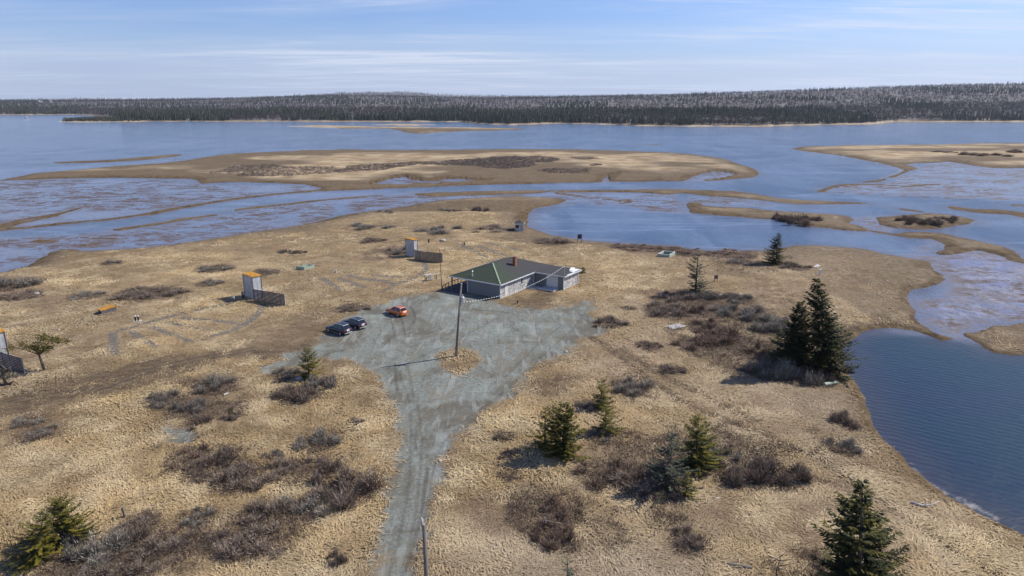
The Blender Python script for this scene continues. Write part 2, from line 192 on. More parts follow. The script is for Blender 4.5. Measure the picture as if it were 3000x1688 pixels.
BUSHES = [
 (28, 835, 75, 50, 'grey', 'wide grey bush at the left edge near the shore'), (60, 868, 55, 25, 'brown', 'low brown bush below the wide left-edge bush'),
 (330, 770, 28, 16, 'grey', 'small grey bush far left on the pale bank by the tidal flat'), (255, 868, 42, 18, 'grey', 'flat grey bush above the trap bunker'), (420, 862, 75, 20, 'brown', 'long dark bush strip right above the trap bunker'), (500, 858, 45, 18, 'brown', 'dark bush at the right end of the long strip'),
 (628, 788, 48, 15, 'grey', 'grey bush behind the tower nearest the cars, at its upper left'), (612, 832, 36, 18, 'grey', 'round grey bush just left of the nearest tower'), (770, 800, 40, 12, 'brown', 'dark low bush directly behind the nearest tower roof'),
 (872, 740, 22, 14, 'brown', 'small round bush left above the broken green pit'), (833, 738, 18, 14, 'grey', 'tiny bush left of the small round bush above the broken pit'),
 (1093, 706, 34, 16, 'brown', 'brown bush up left of the far tower'), (1090, 664, 60, 14, 'grey', 'long flat bush high up behind the far tower'), (1278, 672, 68, 18, 'grey', 'long grey bush between the far tower and the hut'), (1165, 738, 45, 22, 'grey', 'tangled dark bush against the left of the far tower'),
 (1404, 616, 26, 20, 'brown', 'round brown bush on the far point near the channel'), (1328, 619, 18, 12, 'brown', 'small bush left of the round one on the far point'), (1298, 617, 20, 10, 'grey', 'pale low bush leftmost of three on the far point'), (1128, 622, 26, 10, 'grey', 'low bush on the upper left bank before the channel'), (1440, 672, 60, 14, 'brown', 'low brush left of the hut'),
 (1618, 708, 52, 18, 'brown', 'brown bush left of the blank board by the lagoon'), (1880, 726, 60, 11, 'red', 'reddish low bush right of the white-rimmed box on the shore'), (1830, 722, 40, 9, 'red', 'reddish low bush left above the white-rimmed box'), (1985, 738, 60, 12, 'red', 'reddish shore bush left of the sparse spruce top'), (2130, 745, 70, 10, 'red', 'reddish shore bush between the two far spruces'),
 (1985, 872, 55, 32, 'brown', 'dark bush at the left foot of the sparse spruce'), (2050, 874, 55, 36, 'grey', 'grey bush at the right foot of the sparse spruce'), (2095, 872, 30, 24, 'brown', 'small brown bush at the right end below the sparse spruce'), (1965, 912, 68, 28, 'brown', 'wide low bush in front of the sparse spruce'), (2040, 915, 45, 25, 'red', 'reddish bush right of the wide low one before the sparse spruce'),
 (2165, 878, 45, 25, 'grey', 'grey bush under the small dark sign'), (2135, 910, 50, 30, 'grey', 'pale grey bush centre of the thicket left of the tall spruces'), (2190, 925, 62, 36, 'grey', 'large grey bush right of centre in the thicket left of the tall spruces'), (2260, 960, 65, 44, 'grey', 'grey bush touching the left of the tall spruces'),
 (2080, 960, 60, 28, 'red', 'reddish bush at the left of the thicket'), (2140, 1000, 85, 42, 'red', 'large reddish bush at the front of the thicket'), (2040, 1010, 60, 30, 'red', 'reddish bush at the front left of the thicket'), (2240, 1040, 65, 40, 'red', 'dark reddish bush left of the shaded twiggy bush'),
 (2240, 1085, 66, 62, 'grey', 'dark twiggy bush in the shadow of the tall spruces'), (2330, 1105, 60, 60, 'grey', 'twiggy bush at the front foot of the tall spruces'), (2400, 1112, 48, 42, 'red', 'brown bush at the right front foot of the tall spruces'),
 (2328, 782, 40, 20, 'brown', 'brown bush right of the far shore spruce'), (2170, 770, 40, 14, 'grey', 'low grey bush left of the far shore spruce'),
 (1782, 948, 46, 24, 'brown', 'round brown bush right of the gravel lot'), (1835, 905, 20, 8, 'grey', 'tiny bush above the round brown bush by the lot'), (1960, 1085, 38, 20, 'brown', 'brown bush along the trail right of the lot'), (1900, 1015, 36, 16, 'red', 'faint reddish bush below the plank pile'),
 (1845, 1138, 60, 40, 'grey', 'grey bush behind the slender young spruce'), (1730, 1190, 40, 30, 'grey', 'dark bush left of the slender young spruce'), (1775, 1275, 38, 22, 'grey', 'small bush at the foot of the lower young spruce'),
 (1472, 1282, 30, 26, 'brown', 'lone small bush right of the road fork'), (1790, 1395, 85, 50, 'red', 'wide reddish brush between the young spruces'), (1900, 1420, 95, 48, 'brown', 'brown brush at the left foot of the grey dying spruce'), (2160, 1395, 70, 70, 'brown', 'tall brown bush right of the double spruce'), (2255, 1392, 80, 75, 'brown', 'rightmost large brown bush before the trail'), (2110, 1330, 55, 35, 'grey', 'grey bush behind the large brown bushes by the trail'),
 (2475, 1235, 42, 50, 'brown', 'bush on the bank beside the dark pond'), (2470, 1310, 45, 30, 'grey', 'pale brush below the pond-side bush'), (1625, 1580, 60, 60, 'red', 'bush with a bleached branch lying over it'), (1640, 1500, 70, 40, 'red', 'brush above the bleached branch'), (2010, 1590, 55, 35, 'brown', 'low brush above the bottom log'),
 (875, 1158, 62, 52, 'brown', 'brown bush at the front foot of the roadside spruce'), (945, 1125, 42, 45, 'grey', 'grey bush right of the roadside spruce'), (835, 1100, 34, 28, 'grey', 'dark bush left of the roadside spruce'),
 (640, 1135, 55, 36, 'grey', 'grey bush below the dirt track, right part'), (590, 1125, 30, 20, 'brown', 'small bush touching the grey one under the track'), (480, 1175, 46, 36, 'grey', 'grey bush left of the two above the gravel puddle'), (545, 1205, 48, 40, 'grey', 'grey bush right above the gravel puddle'), (580, 1240, 36, 30, 'brown', 'brown bush right beside the gravel puddle'), (680, 1228, 22, 28, 'brown', 'small dark hollow bush right of the gravel puddle'),
 (570, 1345, 70, 36, 'red', 'reddish bush below the gravel puddle'), (650, 1362, 62, 52, 'brown', 'brown bush with dense twigs below right of the puddle'), (710, 1400, 78, 52, 'brown', 'broad brown bush in the middle of the left field'), (575, 1395, 40, 28, 'brown', 'small bush under the reddish one in the left field'), (850, 1375, 54, 42, 'brown', 'brown bush left of the big roadside bush'), (800, 1335, 26, 18, 'grey', 'tiny bush in the middle of the left field'),
 (1010, 1440, 86, 100, 'brown', 'largest dark bush beside the left road edge'), (945, 1380, 50, 42, 'brown', 'bush tucked behind the largest roadside bush'), (930, 1300, 52, 46, 'grey', 'grey bush left of the narrow road'), (1040, 1240, 22, 20, 'grey', 'tiny bush near the left road edge'),
 (575, 1520, 46, 36, 'grey', 'round grey bush alone in the lower left field'), (790, 1510, 78, 56, 'brown', 'big brown bush in the lower left field'), (890, 1500, 70, 46, 'grey', 'grey bush right of the big brown one, lower left'), (740, 1590, 92, 58, 'brown', 'wide dark bush below the big brown one, lower left'), (620, 1590, 60, 38, 'brown', 'bush left of the wide dark bush, lower left'),
 (420, 1530, 45, 36, 'brown', 'bush right of the leaning fence post'), (360, 1590, 68, 56, 'brown', 'brown bush right of the bleached snag'), (470, 1620, 75, 50, 'brown', 'brown bush below the leaning fence post'), (240, 1640, 95, 80, 'grey', 'pale grey bush at the foot of the bottom-left spruces'), (330, 1690, 90, 50, 'brown', 'brown bush on the bottom edge, left'), (80, 1238, 36, 24, 'grey', 'round grey bush below the dirt track, far left'), (120, 1265, 34, 22, 'grey', 'flat bush under the round one, far left'), (80, 1290, 40, 22, 'brown', 'low brush at far left in the straw'),
 (1028, 905, 40, 16, 'brown', 'low dark bush behind the orange car'), (1495, 1400, 30, 15, 'brown', 'small tuft bush in the right field by the road'), (1490, 1340, 26, 14, 'brown', 'tiny brown tuft below the lone bush by the fork'), (990, 1650, 30, 50, 'brown', 'dark tuft bush at the bottom beside the road'),
 (2342, 652, 72, 42, 'red', 'big dark bush on the long right island'), (2290, 640, 35, 25, 'red', 'smaller bush left on the long right island'), (2665, 650, 48, 24, 'red', 'dark bush at the left of the small right island'), (2720, 652, 50, 28, 'brown', 'dark bush in the middle of the small right island'), (2775, 645, 36, 20, 'brown', 'grey bush at the right of the small right island'),
 (2885, 456, 62, 16, 'red', 'dark bush mass on the far right marsh'), (2765, 446, 30, 8, 'brown', 'small dark bush left on the far right marsh'), (2985, 446, 40, 12, 'red', 'dark bush at the right edge of the far marsh')]
BCIR = [(*g(a[0], a[1]), a[2]*1.12*(g(a[0], a[1])[1]*CP+H*SP)/F) for a in BUSHES if a[1] > 690]
BROAD = [(P0(FV([(1240,1240),(1300,1190),(1380,1200),(1360,1260),(1280,1270)])), .5), (P0(FV([(760,1090),(870,1070),(900,1110),(800,1130)])), .6), (P0(FV([(1520,960),(1620,940),(1640,1000),(1540,1030)])), .7), (P0(FV([(2040,1060),(2120,1100),(2110,1160),(2040,1140)])), .5), (P0(FV([(1740,640),(1900,620),(2020,650),(1960,690),(1800,700)])), .45), (P0(FV([(0,1040),(120,1040),(160,1100),(60,1120),(0,1110)])), .55), (P0(FV([(900,640),(1010,610),(1020,650),(930,660)])), .6), (P0(FV([(280,740),(440,735),(460,755),(300,765)])), .6), (P0(FV([(860,570),(960,545),(1000,570),(900,600)])), .3)] + [(P0(FV(p)), s) for p, s in (([(380,1120),(560,1105),(700,1150),(830,1135),(940,1150),(955,1230),(860,1265),(700,1220),(560,1205),(400,1190)], .85), ([(230,1360),(420,1325),(600,1255),(820,1235),(845,1290),(720,1370),(500,1400),(380,1470),(60,1470),(40,1420)], .85),
 ([(1480,1110),(1640,1080),(1800,1075),(1990,1130),(1985,1190),(1800,1235),(1640,1255),(1500,1200)], .85), ([(1290,1240),(1420,1225),(1640,1260),(1780,1330),(1600,1335),(1400,1395),(1290,1340)], .8), ([(1640,730),(1800,725),(1960,780),(1990,850),(2090,960),(1900,965),(1720,895),(1690,830),(1610,790)], .9), ([(380,985),(560,940),(640,960),(620,1040),(520,1060),(420,1040)], .85), ([(1900,1440),(2030,1360),(2110,1400),(2130,1470),(1900,1480)], .8), ([(1560,640),(1760,640),(1740,600),(1580,605)], .3))]

def terrain(X, Y, masks=False):
    X = np.asarray(X, float); Y = np.asarray(Y, float)
    far = sstep(150, 600, Y); n1 = fbm(X/5, Y/5, 4, 1); n2 = fbm(X/22, Y/22, 4, 2)
    n4 = fbm(X/48, Y/70, 4, 12); wob = (n1*2.2+n2*1.6)*(1-far)+(n2*9+n4*14)*far
    dm = sdf_poly(X, Y, MAINP, 60); d0 = dm+wob*.9
    land = np.full(X.shape, -60.); z = np.full(X.shape, WL-.5)
    def add(d, rise, bank, z): return np.maximum(z, WL+np.where(d > 0, rise*np.clip(d/bank, 0, 1)**.6*.8+.04+rise*.2*np.clip(d/(bank*4), 0, 1), np.maximum(d*.08, -.5)))
    z = add(d0, 1.0, 7, z); land = np.maximum(land, d0)
    mid = Y > 120
    for P, r, b in ISL:
        d = sdf_poly(X, Y, P, 60); d = np.where(d > -59, d+wob*1.1, d); z = add(d, r, b, z); land = np.maximum(land, d)
    for P, w in RIMS:
        d = w*(1+1.1*n2+.8*n1)-sdf_line(X, Y, P); d = np.where(d > -30, d+n1*1.2, d); z = add(d, .22, 2, z); land = np.maximum(land, d)
    for P in HOLES:
        d = sdf_poly(X, Y, P, 60)+wob*.8; z = np.where(d > 0, WL-.2, z); land = np.where(d > -60, np.minimum(land, -d), land)
    d = sdf_poly(X, Y, SPIT, 60); z = add(d, 1.3, 12, z); land = np.maximum(land, d)
    fz, fd = far_z(X, Y); z = np.where(fd > -20, np.maximum(z, fz), z); land = np.maximum(land, np.clip(fd, -60, 1e4))
    grav = sdf_poly(X, Y, GRAVEL, 30)
    n3 = fbm(X/1.7, Y/1.7, 3, 3)
    wobg = n1*1.7+n3*1.3
    gm = sstep(-1.1, .9, grav+wobg*2.1+n2*2.); 
    gm = np.maximum(gm*(1-sstep(-.5, .8, sdf_poly(X, Y, GHOLE, 30)+wobg)), sstep(-.4, .5, np.maximum(sdf_poly(X, Y, GSPUR, 20), sdf_poly(X, Y, GPUD, 20))+wobg*.7))
    inner = sstep(3, 14, dm)
    z = z+inner*(1-gm)*(n2*.5+n1*.22+n3*.07)*(1-.7*sstep(.0, 1, sstep(8, 0, np.abs(grav))*.8))
    if not masks: return z
    dirt = np.zeros(X.shape)
    for P, a in ((DIRT, .95), (DIRT2, .9), (DIRT3, .9), (DIRT4, .85), (DIRT5, .7), (DIRT6, .55)):
        dd = sdf_poly(X, Y, P, 20); dirt = np.maximum(dirt, a*sstep(-2.2, 2.2, dd+wobg*2.2))
    dirt = np.maximum(dirt, .55*sstep(-2.5, -.1, grav+wobg*1.3)*(1-gm))
    dirt = np.maximum(dirt, .35*sstep(.02, .22, n2))
    brush = np.zeros(X.shape)
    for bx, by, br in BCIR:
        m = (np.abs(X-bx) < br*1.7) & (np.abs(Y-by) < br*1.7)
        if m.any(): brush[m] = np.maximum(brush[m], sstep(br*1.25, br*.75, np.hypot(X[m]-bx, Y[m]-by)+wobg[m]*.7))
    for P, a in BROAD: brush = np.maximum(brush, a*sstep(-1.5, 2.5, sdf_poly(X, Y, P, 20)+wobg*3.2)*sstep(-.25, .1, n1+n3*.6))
    for P in TRAILS: dirt = np.maximum(dirt, sstep(1.25, .3, sdf_line(X, Y, P)+n1*.5+n3*.5))
    path = np.zeros(X.shape)
    for P, w in [(P, max(w, .66)) for P, w in PATHS]: path = np.maximum(path, sstep(w*1.15+.14, w*.6, sdf_line(X, Y, P)+n1*.2+n3*.12)*(.95 if w > .5 else .75))
    trk = np.zeros(X.shape)
    for P, w in TRACKS: trk = np.maximum(trk, (1. if w < .2 else .85 if w == .3 else .5)*sstep(w*.9+.06, w*.3, sdf_line(X, Y, P)+n3*.12))
    wetw = np.where(Y > 150, 3+Y/60., 2.2)
    east = sstep(30, 60, X)*sstep(150, 110, Y)*sstep(60, 90, Y)
    wet = sstep(wetw*2.2, .0, land+n2*wetw*1.6)*(Y < 1000)
    wet = np.where(X > 62, np.maximum(wet, .8*sstep(30, 4, land+n2*16)*(Y < 230)*(Y > 88)), wet)
    wet = np.maximum(wet, .75*(Y > 175)*(Y < 1000)*sstep(-.1, .22, n2-(land-10)/45))
    n5 = fbm(X/85, Y/38, 5, 14); wet = np.where((Y > 230) & (Y < 1000), np.maximum(wet, .9*sstep(.02, .16, n5+.16*sstep(70, 8, land)-.02)), wet)
    return z, gm, dirt, path, trk, wet, land, brush
# ------------------------------------------------------------ mesh and material helpers
def link_np(name, V, faces_flat, loop_tot, mat, parent=None, attrs=None, smooth=False):
    me = bpy.data.meshes.new(name); V = np.asarray(V, np.float32); n = len(V)
    me.vertices.add(n); me.vertices.foreach_set('co', V.ravel())
    ff = np.asarray(faces_flat, np.int32).ravel(); lt = np.asarray(loop_tot, np.int32)
    me.loops.add(len(ff)); me.loops.foreach_set('vertex_index', ff)
    me.polygons.add(len(lt)); ls = np.zeros(len(lt), np.int32); ls[1:] = np.cumsum(lt)[:-1]
    me.polygons.foreach_set('loop_start', ls); me.polygons.foreach_set('loop_total', lt)
    if smooth: me.polygons.foreach_set('use_smooth', np.ones(len(lt), bool))
    for k, v in (attrs or {}).items():
        v = np.asarray(v, np.float32)
        if v.ndim == 1: a = me.attributes.new(k, 'FLOAT', 'POINT'); a.data.foreach_set('value', v)
        else: a = me.attributes.new(k, 'FLOAT_COLOR', 'POINT'); a.data.foreach_set('color', np.hstack([v, np.ones((n, 1), np.float32)]).ravel())
    me.update(); me.validate()
    me.materials.append(mat); o = bpy.data.objects.new(name, me); COL.objects.link(o)
    if parent: o.parent = parent
    return o
class NT:
    def __init__(s, name):
        s.m = bpy.data.materials.new(name); s.m.use_nodes = True; s.t = s.m.node_tree; s.n = s.t.nodes; s.L = s.t.links.new
        s.b = s.n['Principled BSDF']
    def inp(s, sock, v):
        if isinstance(v, (int, float)): sock.default_value = v
        elif isinstance(v, tuple): sock.default_value = v if len(v) == 4 or sock.type == 'VECTOR' else (*v, 1)
        else: s.L(v, sock)
    def new(s, t, **k):
        x = s.n.new(t)
        for a, b in k.items(): setattr(x, a, b)
        return x
    def noise(s, vec, scale, detail=4, rough=.55, dist=0, color=False):
        t = s.new('ShaderNodeTexNoise'); s.inp(t.inputs['Scale'], scale); t.inputs['Detail'].default_value = detail
        t.inputs['Roughness'].default_value = rough; t.inputs['Distortion'].default_value = dist
        if vec is not None: s.L(vec, t.inputs['Vector'])
        return t.outputs['Color' if color else 'Fac']
    def map(s, vec, sc=(1, 1, 1), rot=0):
        m = s.new('ShaderNodeMapping'); m.inputs['Scale'].default_value = sc; m.inputs['Rotation'].default_value = (0, 0, rot); s.L(vec, m.inputs[0]); return m.outputs[0]
    def ramp(s, v, a, b, lo=0., hi=1.):
        r = s.new('ShaderNodeMapRange', interpolation_type='SMOOTHSTEP'); s.inp(r.inputs['Value'], v)
        for k, q in (('From Min', a), ('From Max', b), ('To Min', lo), ('To Max', hi)): r.inputs[k].default_value = q
        return r.outputs[0]
    def mix(s, f, a, b, mode='MIX'):
        m = s.new('ShaderNodeMixRGB', blend_type=mode); s.inp(m.inputs[0], f); s.inp(m.inputs[1], a); s.inp(m.inputs[2], b); return m.outputs[0]
    def math(s, op, a, b=0.):
        m = s.new('ShaderNodeMath', operation=op); s.inp(m.inputs[0], a); s.inp(m.inputs[1], b); return m.outputs[0]
    def attr(s, name, out='Fac'): a = s.new('ShaderNodeAttribute', attribute_name=name); return a.outputs[out]
    def pos(s): return s.new('ShaderNodeNewGeometry').outputs['Position']
    def obj(s): return s.new('ShaderNodeTexCoord').outputs['Object']
    def bump(s, h, strength=.5, dist=.1):
        b = s.new('ShaderNodeBump'); s.inp(b.inputs['Strength'], strength); b.inputs['Distance'].default_value = dist; s.L(h, b.inputs['Height']); s.L(b.outputs[0], s.b.inputs['Normal'])
    def out(s, col, rough=.8, metal=0., spec=None):
        s.inp(s.b.inputs['Base Color'], col); s.inp(s.b.inputs['Roughness'], rough); s.b.inputs['Metallic'].default_value = metal
        if spec is not None: s.inp(s.b.inputs['Specular IOR Level'], spec)
        return s.m
def plain(name, col, rough=.7, var=.25, scale=3., metal=0., streak=None, bump=0., spec=None):
    t = NT(name); v = t.obj(); vv = t.map(v, streak) if streak else v
    n = t.noise(vv, scale, 6, .65); n2 = t.noise(v, scale*.23, 3)
    c = t.mix(t.ramp(n, .25, .75), tuple(x*(1-var) for x in col), tuple(min(1, x*(1+var)) for x in col))
    c = t.mix(t.math('MULTIPLY', t.ramp(n2, .45, .7), var), c, tuple(x*.6 for x in col))
    if bump: t.bump(n, bump, .03)
    return t.out(c, rough, metal, spec)

def make_ground_mat():
    t = NT('ground'); p = t.pos()
    a = {k: t.attr(k) for k in ('m_gravel', 'm_dirt', 'm_path', 'm_track', 'm_wet', 'm_far', 'm_rock', 'm_brush', 'm_mid')}
    nA = t.noise(p, .09, 5, .6); nB = t.noise(t.map(p, (1, 1.5, 1), .4), .55, 6, .65, 1.2); nC = t.noise(p, 3.2, 5, .7, 1.5); nD = t.noise(p, .025, 4)
    grass = t.mix(t.ramp(nB, .33, .68), (.15, .105, .058), (.36, .26, .14))  # soil tone darkened to stand for the shaded gaps between grass tufts
    grass = t.mix(t.ramp(nC, .48, .72), grass, (.13, .09, .05))
    grass = t.mix(t.math('MULTIPLY', t.ramp(nA, .45, .68), .6), grass, (.26, .17, .085))
    grass = t.mix(t.math('MULTIPLY', t.ramp(nD, .48, .66), .45), grass, (.46, .35, .20))
    fl = t.noise(t.map(p, (.35, 1, 1)), .12, 7, .62)
    grass = t.mix(t.math('MULTIPLY', t.ramp(fl, .52, .66), t.math('MULTIPLY', a['m_mid'], .6)), t.mix(a['m_mid'], grass, t.mix(t.ramp(nA, .35, .62), (.27, .19, .105), (.43, .335, .205))), (.15, .10, .055))
    mud = t.mix(t.ramp(t.noise(p, .5, 6, .7), .35, .65), (.045, .028, .014), (.13, .082, .038))
    mud = t.mix(t.ramp(t.noise(p, .16, 5, .6), .42, .62), mud, (.105, .072, .038)); mud = t.mix(t.ramp(t.noise(t.map(p, (1, .35, 1)), .9, 8, .8, .8), .5, .66), mud, (.21, .16, .095))
    mA = t.noise(p, .11, 7, .72, .8); mB = t.noise(t.map(p, (1, .6, 1), .3), .9, 7, .75, .6)
    marsh = t.mix(t.ramp(mB, .35, .66), (.08, .06, .04), (.21, .16, .105)); marsh = t.mix(t.math('MULTIPLY', t.ramp(mA, .55, .7), .8), marsh, t.mix(mB, (.22, .17, .12), (.42, .36, .27)))
    marsh = t.mix(t.math('MULTIPLY', t.ramp(mA, .48, .34), .6), marsh, (.12, .077, .036))
    mud = t.mix(t.ramp(a['m_wet'], .78, .98), marsh, mud)
    dirt = t.mix(t.ramp(nB, .35, .65), (.088, .06, .036), (.16, .115, .07)); dirt = t.mix(t.ramp(nC, .5, .75), dirt, (.06, .042, .028))
    gv = t.noise(p, 2.4, 7, .8); gl = t.noise(t.map(p, (1, .7, 1), .3), .13, 6, .65, 1.); vor = t.new('ShaderNodeTexVoronoi'); t.L(p, vor.inputs['Vector']); vor.inputs['Scale'].default_value = 3.1
    grav = t.mix(t.ramp(gv, .3, .72), (.10, .108, .093), (.26, .272, .24)); grav = t.mix(t.math('MULTIPLY', t.ramp(gl, .43, .62), .8), grav, (.105, .092, .07))
    grav = t.mix(t.math('MULTIPLY', t.ramp(t.noise(t.map(p, (1, .45, 1), -.5), .35, 6, .72, .8), .5, .68), .75), grav, (.17, .135, .09))
    grav = t.mix(t.math('MULTIPLY', t.ramp(t.noise(p, .2, 4), .54, .68), .5), grav, (.27, .30, .27))
    grav = t.mix(t.math('MULTIPLY', t.ramp(t.noise(t.map(p, (1, .16, 1), -.12), .9, 6, .6, .6), .52, .66), .5), grav, (.30, .31, .285))
    grav = t.mix(t.math('MULTIPLY', t.ramp(t.noise(t.map(p, (1, .25, 1), .1), .5, 7, .7, 1.), .57, .68), .7), grav, (.075, .07, .055))
    grav = t.mix(t.ramp(vor.outputs['Distance'], .09, .05), grav, (.38, .39, .38))
    path = t.mix(t.ramp(nC, .4, .7), (.17, .155, .135), (.085, .072, .056))
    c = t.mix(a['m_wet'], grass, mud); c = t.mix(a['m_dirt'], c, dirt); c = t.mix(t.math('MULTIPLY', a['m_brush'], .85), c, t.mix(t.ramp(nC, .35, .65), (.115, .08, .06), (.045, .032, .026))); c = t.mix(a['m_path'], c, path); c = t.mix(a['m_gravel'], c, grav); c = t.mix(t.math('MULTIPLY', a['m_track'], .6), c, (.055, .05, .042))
    wood = t.mix(t.ramp(t.noise(p, .018, 8, .7), .35, .62), (.075, .07, .068), (.17, .15, .145))
    c = t.mix(a['m_far'], c, wood); c = t.mix(a['m_rock'], c, t.mix(nB, (.25, .2, .14), (.5, .44, .36)))
    hh = t.math('ADD', t.math('MULTIPLY', nC, .6), nB); hh = t.mix(a['m_gravel'], hh, t.math('MULTIPLY', gv, .35))
    t.bump(hh, .9, .28)
    return t.out(c, .95, 0, .15)
GROUND = make_ground_mat()

# ------------------------------------------------------------ the ground sheet
def grid_rows():
    py = np.concatenate([np.arange(300.0, 420, 2.0), np.arange(420, 600, 3.0), np.arange(600, 1250, 2.0), np.arange(1250, 1704, 3.0)]); r = np.array([g(1500, q, 0)[1] for q in py])
    near = np.linspace(14, r.min()-.8, 26); r = r[r < 1150]
    far = 1150*np.exp(np.linspace(.0, math.log(9500/1150.), 120))[1:]
    return np.unique(np.concatenate([near, r, far]))
ROWS = grid_rows(); SC = np.linspace(-1.22, 1.22, 1360)
def fan(rows, sc):
    Sg, Yg = np.meshgrid(sc, rows); return (Sg*Yg).ravel(), Yg.ravel()
def quads(nr, nc):
    i = np.arange(nr-1)[:, None]*nc+np.arange(nc-1)[None, :]
    return np.stack([i, i+1, i+nc+1, i+nc], -1).reshape(-1, 4)
X, Y = fan(ROWS, SC)
z, gm, dirt, path, trk, wet, land, brush = terrain(X, Y, True)
_, fd = far_z(X, Y); mfar = sstep(2, 24, fd); mrock = sstep(-6, 1, fd)*sstep(16, 7, fd)*.85*sstep(-.18, .12, fbm(X/30, Y/200, 4, 61))
mrock = np.maximum(mrock, (Y > 1000)*(fd < -100)*sstep(9, 3, land)*.8)
mmid = sstep(210, 300, Y)*(1-mfar)
g_o = link_np('ground', np.stack([X, Y, z], 1), quads(len(ROWS), len(SC)), np.full((len(ROWS)-1)*(len(SC)-1), 4), GROUND, attrs=dict(m_gravel=gm, m_dirt=dirt, m_path=path, m_track=trk, m_wet=wet, m_far=mfar, m_brush=brush, m_rock=mrock, m_mid=mmid), smooth=True)
g_o['kind'] = 'structure'
def gz(x, y): return float(terrain(np.array([x]), np.array([y]))[0])
def gt(px, py, dz=0.0):                     # where the sight line of a photo pixel meets the ground
    dx, dy, d = ray(px, py); z0 = 0.0
    for _ in range(7): p = g(px, py, z0+dz); z0 = gz(*p)
    return np.array((p[0], p[1], z0))

# ------------------------------------------------------------ water sheet
SHAL = [Z1([(-200,760),(0,745),(500,728),(1430,735),(1500,768),(2200,770),(2576,775),(2576,815),(2100,842),(1500,922),(800,1038),(0,1112),(-200,1130)]),
 Z1([(-200,1160),(0,1165),(500,1160),(900,1118),(1200,1072),(1600,1005),(2000,945),(2576,882),(2576,1030),(2400,1080),(1800,1170),(1200,1250),(600,1300),(300,1380),(0,1460),(-200,1470)]),
 Z2([(-10,880),(400,855),(1500,825),(1700,828),(2576,838),(2576,990),(2350,985),(2150,950),(1800,915),(1640,935),(1420,1000),(1400,1050),(1300,900),(800,900),(0,1020)]),
 Z3([(0,840),(200,862),(500,885),(700,930),(680,950),(300,940),(170,930),(0,900)]), Z3([(1060,830),(1220,785),(1500,765),(1650,700),(1760,640),(2000,600),(2200,640),(2576,655),(2900,660),(2900,905),(2576,900),(2000,878),(1600,858)]),
 Z6([(1560,300),(1640,240),(1800,265),(1960,270),(2150,245),(2350,260),(2576,330),(2900,380),(2900,830),(2576,830),(2500,835),(2340,835),(2160,880),(2230,960),(2300,1000),(2300,1030),(2100,940),(1900,865),(1780,760),(1680,600),(1900,520),(1990,440),(1860,370)]),
 Z3([(1290,1020),(1460,1020),(1520,1080),(1640,1125),(1600,1150),(1420,1130),(1330,1085)]), Z3([(1640,1290),(1880,1180),(1990,1230),(1880,1300),(1700,1310)]), Z6([(1250,900),(1420,845),(1600,838),(1750,855),(1900,900),(1700,880),(1500,870),(1300,910)]),
 Z1([(900,640),(1400,600),(1550,570),(1900,535),(2300,512),(2576,508),(2576,520),(1700,560)])]
SHAL = [onto(p) for p in SHAL]
wr = ROWS[::2]; wr = wr[wr < 2600]; wc = SC[::2]; X, Y = fan(wr, wc)
sh = np.zeros(X.shape); nn = fbm(X/14, Y/14, 4, 31)
for P in SHAL: d = sdf_poly(X, Y, P, 60); sh = np.maximum(sh, sstep(-2, 3.5+Y/120, d+nn*(5+Y/60)))
zt, *_r, ld, _b = terrain(X, Y, True); edge = sstep(-7, 0, ld)*(Y < 1000)
for P in HOLES: sh = np.maximum(sh, sstep(-4, 0, sdf_poly(X, Y, P, 60)))
deep = sdf_poly(X, Y, onto(MAIN[-20:-1]+[(4600,2100),(4600,1120),(3100,1045),(2840,1012)]), 60); deepm = sstep(-4, .5, deep)*(Y < 115)
